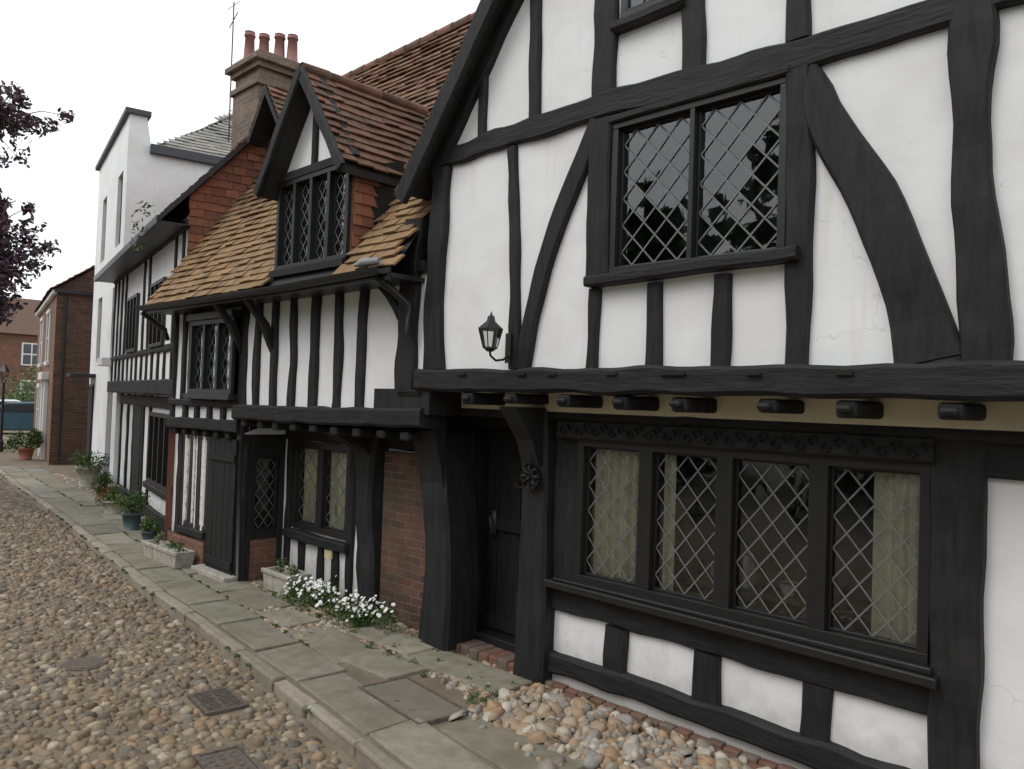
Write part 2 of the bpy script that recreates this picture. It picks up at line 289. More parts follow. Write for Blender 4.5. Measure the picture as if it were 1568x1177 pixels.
def window(par,name,x0,x1,z0,z1,y,n=2,fr=.05,mul=.035,dw=.15,dh=.2,curt=None,room=True,rd=.55,yfr=-.012,glass_dy=.03,lead=.0045,cd=.07):
    F=MB();G=MB();LD=MB();K=MB();CU=MB();NE=MB()
    yf=y+yfr
    F.box(x0,x1,yf,y+.1,z0,z0+fr); F.box(x0,x1,yf,y+.1,z1-fr,z1)
    F.box(x0,x0+fr,yf+.003,y+.1,z0+fr,z1-fr); F.box(x1-fr,x1,yf+.003,y+.1,z0+fr,z1-fr)
    w=(x1-x0-2*fr-(n-1)*mul)/n; gy=y+glass_dy
    for i in range(n):
        a=x0+fr+i*(w+mul); b=a+w
        if i<n-1: F.box(b,b+mul,yf+.002,y+.1,z0+fr,z1-fr)
        c,d=z0+fr,z1-fr
        ci=.014
        F.box(a,b,gy-.018,gy+.01,c,c+ci);F.box(a,b,gy-.018,gy+.01,d-ci,d);F.box(a,a+ci,gy-.017,gy+.01,c+ci,d-ci);F.box(b-ci,b,gy-.017,gy+.01,c+ci,d-ci)
        a+=ci;b-=ci;c+=ci;d-=ci
        nx=max(1,round((b-a)/dw)); ww=(b-a)/nx; nz=max(1,round((d-c)/dh)); hh=(d-c)/nz
        for iz in range(-1,2*nz+1):
            for ix in range(-1,nx+1):
                cx=a+ww*(ix+.5+(.5 if iz%2 else 0)); cz=c+hh*(iz+1)/2
                P=clip([(cx-ww/2,cz),(cx,cz-hh/2),(cx+ww/2,cz),(cx,cz+hh/2)],a,b,c,d)
                if len(P)<3: continue
                t1=random.gauss(0,.011);t2=random.gauss(0,.011)
                G.add([(p[0],gy+t1*(p[0]-cx)+t2*(p[1]-cz),p[1]) for p in P],[tuple(range(len(P)))])
        for k in range(-nx*2-nz*2,nx*2+nz*2+1):
            for sg in (1,-1):
                pts=[]
                for zz in (c-1,d+1): pts.append((a+ww*(k+.5+sg*(zz-c)/hh),zz))
                Lq=clip([pts[0],pts[1],(pts[1][0]+1e-6,pts[1][1])],a,b,c,d)
                if len(Lq)<2: continue
                zs=sorted(Lq,key=lambda p:p[1]); p,q=Vector(zs[0]),Vector(zs[-1])
                if (q-p).length<.02: continue
                nn=(q-p).normalized(); nn=Vector((-nn.y,nn.x))*lead
                gf=gy-.005-(.0015 if sg>0 else 0)
                LD.add([(p.x+nn.x,gf,p.y+nn.y),(p.x-nn.x,gf,p.y-nn.y),(q.x-nn.x,gf,q.y-nn.y),(q.x+nn.x,gf,q.y+nn.y)],[(0,1,2,3)])
        if curt and i in curt:
            for kind,fa,fb in curt[i]:
                m=NE if kind=='net' else CU; xa,xb=a+(b-a)*fa,a+(b-a)*fb; kk=max(6,int((xb-xa)/.008)); vs=[];fs=[]
                for j in range(kk+1):
                    x=xa+(xb-xa)*j/kk; yy=gy+cd+.018*math.sin(x*95+math.sin(x*31)*2)+.01*math.sin(x*41)
                    vs+=[(x,yy,c-.05),(x,yy-.006,d+.05)]
                for j in range(kk): fs.append((2*j,2*j+2,2*j+3,2*j+1))
                m.add(vs,fs)
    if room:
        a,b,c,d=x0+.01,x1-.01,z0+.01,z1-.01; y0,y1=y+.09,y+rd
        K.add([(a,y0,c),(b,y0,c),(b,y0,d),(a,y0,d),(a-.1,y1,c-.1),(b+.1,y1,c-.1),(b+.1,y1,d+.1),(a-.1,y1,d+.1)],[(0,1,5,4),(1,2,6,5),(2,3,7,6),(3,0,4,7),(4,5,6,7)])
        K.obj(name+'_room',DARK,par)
    if CU.v: CU.obj(name+'_curtain',CURT,par,True)
    if NE.v: NE.obj(name+'_net_curtain',NET,par,True)
    F.obj(name+'_frame',BLK,par,bevel=.003); G.obj(name+'_glass',GLASS,par); LD.obj(name+'_leading',LEAD,par)
def tiles(mb,O,U,V,ulen,vlen,inside=None,tw=.165,tv=.10,th=.016,sag=0,rf=None):
    O=Vector(O);U=Vector(U).normalized();V=Vector(V).normalized();W=U.cross(V).normalized()
    for j in range(int(vlen/tv)+1):
        off=(j%2)*tw/2+random.uniform(-.01,.01)
        for i in range(-1,int(ulen/tw)+1):
            u=i*tw+off; v=j*tv
            u0,u1=max(0,u+.002),min(ulen,u+tw-.002); v1=min(vlen,v+tv*1.25)
            if u1-u0<.03 or v>=vlen: continue
            c=O+U*(u0+u1)/2+V*(v+tv/2)
            if inside and not inside(c): continue
            s0=-sag*math.sin(math.pi*(u/ulen))*math.sin(math.pi*min(1,v/vlen)) + noise.noise(Vector((u*.8,v*.8,1)))*.02
            l=th*2*random.uniform(.7,1.3); k=random.uniform(-.004,.004); h0=s0+l;h1=s0+th*.4
            dv=random.uniform(-.006,.006)
            A=O+U*u0+V*(v+dv)+W*(h0+k);B=O+U*u1+V*(v+dv)+W*(h0-k);C=O+U*u1+V*v1+W*h1;D=O+U*u0+V*v1+W*h1
            e=W*-th
            r=min(.999,max(0,random.random()*.8+.2*noise.noise(Vector((u,v,5)))+.1))
            if rf: r=rf(c,r)
            mb.add([A,B,C,D,A+e,B+e,C+e,D+e],[(0,1,2,3),(4,5,1,0),(4,0,3,7),(1,5,6,2)],r)
def quad(name,pts,mat,parent=None):
    m=MB(); m.add(pts,[tuple(range(len(pts)))]); return m.obj(name,mat,parent)
# ============================================================ HOUSE A (right, gabled)
A=empty('timber_framed_house')
wl=MB(); hA=[(-2.99,-1.87,2.69,3.62)]
wl.wall(-4.72,1.6,2.0,3.7,3.8,hA)
sl=1.3
vs=[];fs=[]
for i in range(25):
    x=-4.72+i*(6.12/24); zt=3.42+sl*(min(x+4.92,6.45-(x+4.92))) ; zt=max(zt,3.71)
    for j in range(9): vs.append((x,3.8+noise.noise(Vector((x*2,1,j)))*.005,3.69+(zt-3.69)*j/8))
for i in range(24):
    for j in range(8): fs.append((i*9+j,(i+1)*9+j,(i+1)*9+j+1,i*9+j+1))
wl.add(vs,fs)
wl.wall(-3.9,1.6,0.0,1.9,4.15,[(-3.45,-1.26,.74,1.69)])
wl.obj('plaster_walls',PL,A,True)
cr=MB(); cr.wall(-4.6,1.6,1.86,2.02,4.06); cr.obj('cream_infill',CREAM,A,True)
T=MB()
yf,yb=3.762,3.83
T.beam([(-4.75,2.055),(-2.9,2.058),(-.8,2.065),(1.6,2.06)],[.15,.15,.155,.155],3.70,3.86,.009,.02)
T.beam([(-4.75,3.71),(-3.1,3.745),(-1.8,3.70),(-1.1,3.70),(1.6,3.71)],[.13,.16,.15,.13,.15],yf-.012,yb,.012)
T.beam([(-4.60,2.13),(-4.63,2.6),(-4.61,3.1),(-4.58,3.64)],[.21,.17,.17,.16],yf-.02,yb,.012)
T.beam([(-3.77,2.13),(-3.80,2.9),(-3.86,3.65)],.088,yf,yb,.008)
T.beam([(-3.69,2.13),(-3.62,2.5),(-3.47,2.95),(-3.28,3.35),(-3.10,3.66)],[.12,.12,.13,.14,.13],yf-.004,yb,.008)
T.beam([(-3.075,2.66),(-3.08,3.66)],.17,yf-.008,yb)
T.beam([(-3.10,2.13),(-3.09,2.62)],.08,yf,yb)
T.beam([(-2.645,2.13),(-2.65,2.62)],.10,yf,yb); T.beam([(-2.22,2.13),(-2.22,2.63)],.105,yf,yb)
T.beam([(-1.79,2.13),(-1.795,2.63),(-1.80,3.05),(-1.82,3.64)],[.11,.12,.14,.13],yf-.006,yb,.009)
T.beam([(-3.12,2.655),(-1.78,2.69)],.065,3.70,3.85,.004); T.beam([(-3.0,3.635),(-1.86,3.635)],.05,yf-.016,yb,.004)
pr=[(-1.755,3.48),(-1.61,3.19),(-1.45,2.93),(-1.33,2.67),(-1.24,2.42),(-1.185,2.15)]
T.beam([(-1.74,3.62)]+pr,[.07,.17,.20,.235,.235,.25,.29],yf-.014,yb,.012,.02)
T.beam([(-1.035,3.70),(-1.04,3.3),(-1.03,2.95),(-.985,2.6),(-.965,2.13)],[.16,.165,.15,.18,.19],yf-.018,yb,.016)
for x in (-.35,.25,.85,1.5): T.beam([(x,2.13),(x+.01,3.64)],.15,yf,yb)
for x,w in ((-4.17,.07),(-3.66,.095),(-3.075,.17),(-2.44,.14),(-1.83,.12),(-1.1,.14),(-.4,.14),(.3,.12)):
    zt=3.42+sl*min(x+4.92,6.45-(x+4.92))-.02
    T.beam([(x,3.78),(x-.02+random.uniform(-.02,.02),min(zt,5.6))],w,yf,yb,.008)
T.beam([(-2.99,4.19),(-2.49,4.20)],.06,3.72,3.83,.004)
T.beam([(-3.6,5.0),(.3,5.0)],.15,yf-.012,yb,.01)
T.beam([(-4.70,3.60),(-3.9,4.64),(-1.68,7.5)],.12,yf-.012,yb,.008)
yl,ylb=4.112,4.18
T.beam([(-4.6,1.835),(1.6,1.835)],.07,yl-.05,ylb+.05)
T.beam([(-3.6,1.745),(-1.24,1.755)],.125,4.045,ylb,.004)
T.beam([(-3.545,.60),(-3.55,1.75)],.24,yl-.004,ylb,.006)
T.beam([(-1.15,.02),(-1.15,1.0),(-1.155,1.83)],[.20,.22,.24],yl-.03,ylb,.01)
T.beam([(-1.06,1.74),(1.6,1.74)],.20,yl-.01,ylb)
T.beam([(-3.66,.60),(-1.25,.585)],.18,yl-.006,ylb,.01)
T.beam([(-3.78,.15),(-2.5,.155),(-1.0,.14),(1.6,.14)],[.15,.14,.15,.14],yl-.022,ylb,.014,.02)
for x,w in ((-3.12,.17),(-2.46,.17),(-1.815,.17)): T.beam([(x,.21),(x+.01,.50)],w,yl,ylb,.012)
for x in (-.3,.6,1.5): T.beam([(x,.2),(x,1.66)],.16,yl,ylb)
T.obj('timber_frame',TIM,A)
J=MB()
for x in (-4.16,-3.74,-3.28,-2.85,-2.45,-1.945,-1.52,-1.075,-.6,-.1,.4,.9,1.4):
    x+=random.uniform(-.015,.015)
    J.box(x-.055,x+.055,3.735+random.uniform(-.01,.02),4.2,1.895+random.uniform(-.014,.012),1.975)
    J.box(x-.04,x+.04,3.70,3.74,1.915,1.955)
J.obj('jetty_joists',TIMV,A,bevel=.022)
pg=MB()
for x in (-4.2,-3.62,-3.35,-2.88,-2.5,-2.42,-1.98,-1.52): pg.box(x-.04,x+.04,3.685,3.70,2.085,2.10)
pg.obj('jetty_pegs',DARK,A)
cv=MB()
for i in range(34):
    x=-3.55+i*.069; s_=1 if i%2 else -1
    P=[(x+.030*math.cos(t)*(1-t/9),4.038,1.752+s_*.012+.030*math.sin(t)*s_*(1-t/9)) for t in [k*.7 for k in range(8)]]
    cv.tube(P,[.007]*7+[.011],5)
cv.obj('carved_frieze',TIM,A,True)
quad('soffit',[(-5.0,3.75,2.0),(1.6,3.75,2.0),(1.6,4.6,2.0),(-5.0,4.6,2.0)],SOFF,A)
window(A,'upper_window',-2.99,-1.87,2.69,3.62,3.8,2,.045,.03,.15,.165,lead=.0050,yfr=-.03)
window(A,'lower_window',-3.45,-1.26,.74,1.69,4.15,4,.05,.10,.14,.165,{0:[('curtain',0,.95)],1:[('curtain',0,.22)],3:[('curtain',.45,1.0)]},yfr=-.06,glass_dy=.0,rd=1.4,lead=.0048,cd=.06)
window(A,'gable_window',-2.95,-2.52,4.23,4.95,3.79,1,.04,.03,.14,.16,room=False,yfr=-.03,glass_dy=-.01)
quad('gable_window_back',[(-2.92,3.788,4.25),(-2.54,3.788,4.25),(-2.54,3.788,4.92),(-2.92,3.788,4.92)],DARK,A)
sm=MB(); sm.prism([(-3.66,.678),(-1.20,.655),(-1.20,.705),(-3.66,.728)],4.02,4.2); sm.prism([(-3.60,.728),(-1.23,.705),(-1.23,.74),(-3.60,.745)],4.05,4.2); sm.obj('lower_window_sill',BLK,A,bevel=.008)
tb=MB(); tb.box(-3.1,-1.6,4.45,5.2,.80,.83); tb.obj('interior_table',m_plain('table_wood',(.20,.11,.06),.35),A)
tv_=MB(); tv_.tube([(-2.44,4.55,.83),(-2.44,4.55,.88),(-2.44,4.55,.95),(-2.44,4.55,1.0),(-2.44,4.55,1.03)],[.04,.065,.055,.025,.03],12); tv_.tube([(-2.17,4.55,.83),(-2.17,4.55,.88),(-2.17,4.55,.90)],[.03,.055,.06],12); tv_.tube([(-2.75,4.7,.83),(-2.75,4.7,.9)],[.03,.04],12); tv_.obj('lamp_glint_vases',m_plain('bright_glint_vase',(.85,.84,.8),.12),A,True)  # near-white vases added on the table to stand in for a lamp reflection
dr=MB()
for i in range(6): dr.box(-4.70+i*.125,-4.70+i*.125+.121,4.47+random.uniform(-.003,.003),4.52,.10,1.72)
dr.box(-4.72,-3.95,4.44,4.47,.12,.22); dr.box(-4.72,-3.95,4.44,4.47,.9,1.0)
dr.obj('door_leaf',DOORM,A,bevel=.004)
df=MB(); df.box(-4.85,-4.72,4.30,4.55,.0,1.85); df.box(-3.94,-3.78,4.30,4.55,.0,1.85); df.box(-4.72,-3.94,4.32,4.55,1.72,1.85); df.box(-3.95,-3.60,4.18,4.56,0,1.85)
df.box(-5.1,-4.85,4.25,4.6,0,1.85); df.obj('door_frame',TIMV,A,bevel=.01)
hd=MB(); hd.tube([(-4.60,4.40,1.0),(-4.57,4.385,.97),(-4.56,4.385,.92),(-4.58,4.40,.89)],.009,6); hd.box(-4.62,-4.57,4.435,4.46,.86,1.05)
hd.tube([(-4.3+.04*math.cos(t),4.42,1.3+.04*math.sin(t)) for t in [k*.52 for k in range(13)]],.008,6); hd.obj('door_furniture',IRON,A,True)
dp=MB(); dp.beam([(-3.80,.0),(-3.79,.8),(-3.80,1.86)],[.28,.26,.22],4.03,4.3,.008,.02)
dp.prism([(3.76,1.885),(4.06,1.885),(4.06,1.25),(4.02,1.35),(4.0,1.5),(3.94,1.66),(3.84,1.78)],-3.88,-3.72,'x')
dp.obj('door_post',TIMV,A)
ro=MB()
ro.tube([(-3.78,4.03,1.41),(-3.78,3.985,1.41)],[.095,.09],20); ro.tube([(-3.78,3.99,1.41),(-3.78,3.96,1.41)],[.035,.02],12)
for k in range(8):
    a=k*math.pi/4; ro.tube([(-3.78+.03*math.cos(a),3.985,1.41+.03*math.sin(a)),(-3.78+.058*math.cos(a),3.97,1.41+.058*math.sin(a)),(-3.78+.08*math.cos(a),3.985,1.41+.08*math.sin(a))],[.008,.017,.006],6)
ro.obj('carved_rosette',TIM,A,True)
cp=MB(); cp.beam([(-4.78,.03),(-4.74,.5),(-4.79,1.0),(-4.88,1.45),(-4.98,1.7),(-5.06,1.97)],[.36,.31,.30,.31,.36,.44],3.98,4.3,.014,.03)
cp.prism([(3.72,1.97),(4.0,1.97),(4.0,1.2),(3.96,1.4),(3.9,1.6),(3.82,1.76)],-4.98,-4.70,'x')
cp.box(-5.3,-4.6,3.74,4.1,1.80,1.99)
cp.obj('corner_post',TIMV,A)
st=MB()
for i in range(9): st.box(-4.78+i*.105,-4.78+i*.105+.098,4.10+random.uniform(-.006,.006),4.30,-.02,.055+random.uniform(-.006,.006))
st.obj('brick_step',BRP,A,bevel=.01)
ts=MB(); ts.box(-4.72,-3.94,4.30,4.5,.0,.11); ts.obj('threshold',BLK,A,bevel=.01)
rA=MB()
ax,az=-1.70,7.70
def roofslab(mb,e0,e1,y0,y1,th=.10):
    d=Vector((e1[0]-e0[0],e1[1]-e0[1])).normalized(); n=Vector((-d.y,d.x)) if d.x>0 else Vector((d.y,-d.x))
    mb.prism([e0,e1,(e1[0]-n.x*th,e1[1]-n.y*th),(e0[0]-n.x*th,e0[1]-n.y*th)],y0,y1)
roofslab(rA,(-4.93,3.50),(ax,az),3.64,9.5,.07); roofslab(rA,(1.53,3.50),(ax,az),3.64,9.5,.07)
rA.obj('roof_slabs',SOFF,A)
tA=MB(); tiles(tA,(-4.95,9.5,3.49),(0,-1,0),(1,0,1.3),5.87,5.3); tiles(tA,(1.55,3.63,3.49),(0,1,0),(-1,0,1.3),5.87,5.3,tw=.3,tv=.2); tA.obj('roof_tiles',TILE,A)
bb=MB(); bb.beam([(-4.89,3.42),(-3.4,5.38),(ax,7.60)],[.15,.15,.15],3.60,3.64,.006); bb.beam([(ax,7.60),(1.5,3.42)],.15,3.604,3.64,.006)
bb.obj('bargeboards',TIM,A)
bx=MB(); bx.box(-4.7,1.55,5.6,9.3,0,3.4); bx.box(-4.70,-3.6,4.66,5.6,0,3.4); bx.prism([(-4.7,3.4),(1.4,3.4),(ax,7.3)],4.45,9.3); bx.obj('house_core',DARK,A)
LN=empty('wall_lantern',(-3.80,3.76,2.20))
l=MB(); l.box(-.025,.025,-.012,0,-.03,.17); 
l.tube([(0,-.01,.02),(0,-.05,-.01),(0,-.12,-.02),(0,-.17,.01),(0,-.175,.04)],.008,6)
def hexring(mb,z0,r0,z1,r1,c=(0,-.175)):
    vs=[(c[0]+r*math.cos(math.pi/3*k),c[1]+r*math.sin(math.pi/3*k),z) for z,r in ((z0,r0),(z1,r1)) for k in range(6)]
    mb.add(vs,[(k,(k+1)%6,(k+1)%6+6,k+6) for k in range(6)])
hexring(l,.035,.02,.055,.045);hexring(l,.055,.05,.065,.05);hexring(l,.175,.082,.185,.082);hexring(l,.185,.088,.235,.03);hexring(l,.235,.03,.27,.022)
l.tube([(0,-.175,.26),(0,-.175,.30)],[.014,.002],6)
for k in range(6):
    c,s_=math.cos(math.pi/3*k),math.sin(math.pi/3*k); l.tube([(.047*c,-.175+.047*s_,.06),(.08*c,-.175+.08*s_,.18)],.005,4)
l.obj('lantern_frame',BLK,LN)
g=MB(); hexring(g,.062,.045,.178,.077); g.obj('lantern_glass',GLASS,LN)
# ============================================================ HOUSE B (low house with dormer)
B=empty('tiled_cottage_with_dormer')
w=MB(); hB=[(-8.72,-7.76,1.92,2.66)]
w.wall(-9.42,-7.66,1.6,2.95,3.8,hB); w.wall(-7.66,-4.70,1.76,2.95,3.8)
w.wall(-9.55,-7.65,0,1.62,3.88,[(-9.2,-8.5,.38,1.45)])
w.wall(-7.66,-5.0,0,1.75,4.30,[(-7.45,-6.40,.56,1.45)])
w.obj('plaster_walls',PL,B,True)
T=MB(); yf,yb=3.765,3.83
for x,wd in ((-7.66,.16),(-7.36,.10),(-7.02,.10),(-6.68,.10),(-6.30,.12),(-5.92,.11),(-5.57,.12)):
    T.beam([(x,1.78),(x+random.uniform(-.02,.02),2.3),(x+random.uniform(-.03,.03),2.95)],wd,yf,yb,.01)
T.beam([(-4.95,1.75),(-4.94,2.3),(-4.93,2.95),(-4.9,3.3)],[.24,.22,.20,.2],yf-.02,yb,.014)
T.beam([(-5.03,2.55),(-5.20,2.75),(-5.42,2.90)],[.09,.08,.07],yf-.01,yb,.008)
for x in (-9.36,-9.1,-8.92,-8.76): T.beam([(x,1.8),(x,2.95)],.08,yf,yb,.008)
T.beam([(-9.42,1.80),(-7.7,1.80)],.08,yf-.02,yb+.02,.006); T.beam([(-9.42,1.56),(-7.66,1.58)],.12,yf-.03,yb+.1,.008)
for x in (-9.36,-9.0,-8.7,-8.38,-8.05,-7.74): T.beam([(x,1.6),(x,1.8)],.09,yf-.005,yb)
T.beam([(-7.70,1.73),(-6.2,1.74),(-4.66,1.775)],.15,3.70,3.9,.01,.02)
T.beam([(-9.42,2.92),(-4.75,2.92)],.10,yf-.01,yb,.006)
yc=3.845;yd=3.92
for x,wd in ((-9.52,.07),(-9.26,.13),(-8.46,.10),(-7.73,.14)): T.beam([(x,.0),(x,1.55)],wd,yc,yd,.008)
T.beam([(-9.55,1.49),(-7.66,1.50)],.10,yc-.005,yd,.006); T.beam([(-9.2,.34),(-8.5,.35)],.09,yc-.03,yd,.006)
yg=4.265;yh=4.33
for x,wd in ((-7.52,.09),(-6.36,.10)): T.beam([(x,.0),(x,1.7)],wd,yg,yh,.008)
for x in (-7.22,-6.86,-6.6): T.beam([(x,0),(x,.5)],.10,yg,yh,.008)
T.beam([(-7.5,.50),(-6.35,.49)],.09,yg-.05,yh,.006); T.beam([(-7.6,1.52),(-5.1,1.54)],.14,yg-.01,yh,.006)
T.beam([(-5.90,.0),(-5.95,.6),(-6.02,1.1),(-5.97,1.7)],[.27,.24,.25,.34],4.14,4.35,.014,.03)
T.obj('timber_frame',TIM,B)
J=MB()
for i in range(9):
    x=-7.55+i*.33+random.uniform(-.02,.02); J.box(x-.055,x+.055,3.74+random.uniform(-.01,.02),4.3,1.585+random.uniform(-.01,.01),1.66)
J.box(-7.66,-4.9,4.0,4.3,1.66,1.7)
for i in range(7):
    x=-9.3+i*.27; J.box(x-.05,x+.05,3.78,3.9,1.43,1.50)
J.obj('jetty_joists',TIMV,B,bevel=.018)
quad('soffit',[(-7.66,3.76,1.68),(-4.7,3.76,1.68),(-4.7,4.6,1.68),(-7.66,4.6,1.68)],SOFF,B)
br=MB()
for x in (-7.70,-7.05):
    br.prism([(3.80,2.25),(3.80,2.36),(3.72,2.58),(3.52,2.80),(3.47,2.78),(3.64,2.58),(3.73,2.38)],x-.035,x+.035,'x')
br.prism([(3.76,1.6),(4.27,1.6),(4.27,1.1),(4.22,1.3),(4.1,1.45),(3.9,1.53)],-6.1,-5.9,'x')
br.obj('brackets',TIM,B)
rt=MB(); rt.box(-7.70,-7.652,3.93,4.3,.42,.50); rt.box(-7.70,-7.652,3.93,4.3,1.28,1.5); rt.box(-7.70,-7.65,4.24,4.31,.0,1.5); rt.box(-7.72,-7.645,3.86,3.94,.0,1.5); rt.obj('return_timber',TIMV,B,bevel=.006)
rb=MB(); rb.box(-7.72,-7.66,3.93,4.26,.0,.42); rb.obj('return_brick',BRICKO,B)
rw=MB(); rw.add([(-7.655,3.8,1.5),(-7.655,4.3,1.5),(-7.655,4.3,1.68)],[(0,1,2)]); rw.obj('return_plaster',PL,B)
R2=empty('return_window_pivot',(-7.67,3.95,0),math.radians(90)); R2.parent=B
window(R2,'sidelight',0,.28,.5,1.28,.0,1,.02,.03,.11,.135,room=True,rd=.2,yfr=-.01,glass_dy=.01)
window(B,'oriel_window',-8.76,-7.72,1.90,2.68,3.72,3,.05,.05,.13,.15,yfr=-.03,rd=.6)
orl=MB(); orl.box(-8.80,-7.70,3.66,3.84,1.84,1.90); orl.box(-8.80,-7.70,3.66,3.84,2.68,2.76); orl.box(-8.76,-8.72,3.70,3.82,1.9,2.68); orl.box(-7.76,-7.72,3.72,3.82,1.9,2.68); orl.obj('oriel_sill',BLK,B,bevel=.008)
window(B,'bay_window',-9.2,-8.5,.38,1.45,3.88,3,.05,.06,.16,.18,{0:[('net',0,1)],1:[('net',0,1)],2:[('net',0,1)]},yfr=-.03,cd=.0,glass_dy=-.01)
window(B,'lower_window',-7.45,-6.40,.56,1.45,4.30,2,.06,.10,.155,.175,{0:[('curtain',0,1)],1:[('curtain',0,1)]},yfr=-.03,cd=.035)
bp=MB(); bp.box(-9.55,-8.5,3.83,3.92,0,.28); bp.obj('brick_plinth',BRICKO,B)
bq=MB(); bq.box(-5.78,-4.95,4.22,4.6,0,1.45); bq.obj('brick_pier',BRICK,B)
dd=MB()
for i in range(5): dd.box(-8.40+i*.122,-8.40+i*.122+.118,3.815+random.uniform(0,.004),3.86,.05,1.44)
dd.box(-8.40,-7.79,3.795,3.82,.1,.18);dd.box(-8.40,-7.79,3.795,3.82,1.2,1.28); dd.obj('door_leaf',DOORM,B,bevel=.004)
ds=MB(); ds.box(-8.5,-7.7,3.70,3.88,-.02,.05); ds.obj('door_step',STONEP,B,bevel=.01)
nb=MB(); nb.box(-6.72,-6.60,4.235,4.255,.36,.52); nb.obj('notice_plate',m_plain('aged_paper',(.55,.48,.30),.6),B)
# roof B
S55=math.tan(math.radians(55)); ey,ez=3.48,2.87; xc=-6.13; dz0=4.71; dsl=1.40; ex=.66; DY=3.62
def zB(y): return ez+S55*(y-ey)
def inB(c):
    if abs(c.x-xc)<.59 and c.z<dz0-dsl*abs(c.x-xc)-.02 : return False
    if c.y<3.86 and c.x>-4.80: return False
    if c.x>-4.70 and c.z<3.50+1.3*(c.x+4.95)-.05: return False
    return True
def rfB(c,r):
    return min(.999,r*.5+(.5 if random.random()<(c.z-3.7)/1.2+.5*noise.noise(Vector((c.x,c.z,2))) else 0))
tB=MB(); tiles(tB,(-9.5,ey,ez),(1,0,0),(0,1,S55),6.9,4.02,inB,sag=.06,rf=rfB); tB.obj('roof_tiles',TILEY,B)
rb=MB()
rb.add([(-9.5,ey+.02,ez-.03),(-4.80,ey+.02,ez-.03),(-4.80,3.84,zB(3.84)-.06),(-4.5,3.84,zB(3.84)-.06),(-2.6,5.78,6.08),(-9.5,5.78,6.08),(-9.5,8.1,2.8),(-2.6,8.1,2.8)],[(0,1,2,3,4,5),(5,4,7,6)]); rb.obj('roof_deck',SOFF,B)
rg=MB()
for i in range(24):
    x=-9.5+i*.29; rg.tube([(x,5.78,6.14),(x+.285,5.78,6.143)],[.065,.07],8)
rg.obj('ridge_tiles',TILE,B,True)
vg=MB(); vg.add([(-9.48,3.8,1.6),(-9.48,5.78,6.05),(-9.48,8.0,2.8),(-9.48,8.0,0),(-9.48,3.8,0)],[(0,1,2,3,4)]); vg.obj('left_gable_wall',TILEH,B)
so=MB(); so.box(-9.48,-4.78,3.47,3.82,2.80,2.835); so.box(-9.48,-4.78,3.46,3.48,2.78,2.87); so.obj('eaves_board',BLK,B)
gt=MB(); n=40; pts=[]
P=[(-9.55+i*(4.75/n),3.42,2.845-.025*math.sin(math.pi*i/n)+random.uniform(-.002,.002)) for i in range(n+1)]
vs=[];fs=[]
for p in P:
    for k in range(7):
        a=math.pi+math.pi*k/6; vs.append((p[0],p[1]+.05*math.cos(a),p[2]+.02+.05*math.sin(a)))
for i in range(n):
    for k in range(6): fs.append((i*7+k,(i+1)*7+k,(i+1)*7+k+1,i*7+k+1))
gt.add(vs,fs)
gt.tube([(-9.5,3.44,2.80),(-9.5,3.56,2.72),(-9.48,3.7,2.62),(-9.48,3.74,2.5)],.03,8)
gt.tube([(-7.60,3.78,1.65),(-7.60,3.78,.9),(-7.60,3.80,.05)],.022,8)
gt.tube([(-4.9,3.44,2.80),(-4.86,3.55,2.72),(-4.84,3.70,2.62),(-4.84,3.71,2.4)],.03,8)
gt.obj('gutter_and_downpipes',BLK,B,True)
fl=MB(); fl.tube([(-5.2,3.44,2.92),(-5.05,3.42,2.925),(-4.84,3.42,2.915)],[.012,.035,.025],6); fl.obj('lead_flashing',m_plain('pale_lead',(.3,.31,.32),.45,.3),B,True)
# dormer
DM=empty('dormer'); DM.parent=B
wx0,wx1=xc-.59,xc+.58
window(DM,'dormer_window',wx0,wx1,3.03,3.84,DY,4,.045,.045,.13,.14,yfr=-.04,rd=.45,lead=.005)
dw=MB(); dw.box(wx0-.01,wx1+.01,DY-.05,DY+.1,3.84,3.91); dw.box(wx0-.02,wx1+.02,DY-.08,DY+.1,2.97,3.03); dw.box(wx0,wx1,DY-.03,DY+.1,2.85,2.97)
dw.beam([(xc,3.92),(xc,4.64)],.07,DY-.04,DY+.03); dw.beam([(xc-.60,3.86),(xc,4.68)],.07,DY-.035,DY+.03);dw.beam([(xc,4.68),(xc+.60,3.86)],.07,DY-.033,DY+.03)
dw.obj('dormer_timber',TIM,DM)
dg=MB(); dg.add([(xc-.62,DY,3.86),(xc+.62,DY,3.86),(xc,DY,4.71)],[(0,1,2)]); dg.obj('dormer_gable',PL,DM)
dc=MB(); 
for sx in (wx1-.005,wx0+.005): dc.prism([(DY,2.95),(DY,3.90),(4.22,3.90)],sx-.01,sx+.01,'x')
dc.obj('dormer_cheeks',BRICKO,DM)
tc_=MB(); tiles(tc_,(wx1+.012,DY+.01,3.05),(0,1,0),(0,0,1),.62,.83,lambda c:c.z>zB(c.y)-.02,th=.01,tw=.17,tv=.09); tc_.obj('cheek_tile_hanging',TILEH,DM)
dt=MB()
tiles(dt,(xc+ex,3.44,dz0-dsl*ex),(0,1,0),(-1,0,dsl),1.5,ex*math.hypot(1,dsl),lambda c:c.z>zB(c.y)-.05,tw=.155)
tiles(dt,(xc-ex,4.94,dz0-dsl*ex),(0,-1,0),(1,0,dsl),1.5,ex*math.hypot(1,dsl),lambda c:c.z>zB(c.y)-.05,tw=.155)
dt.obj('dormer_roof_tiles',TILE,DM)
rd=MB(); 
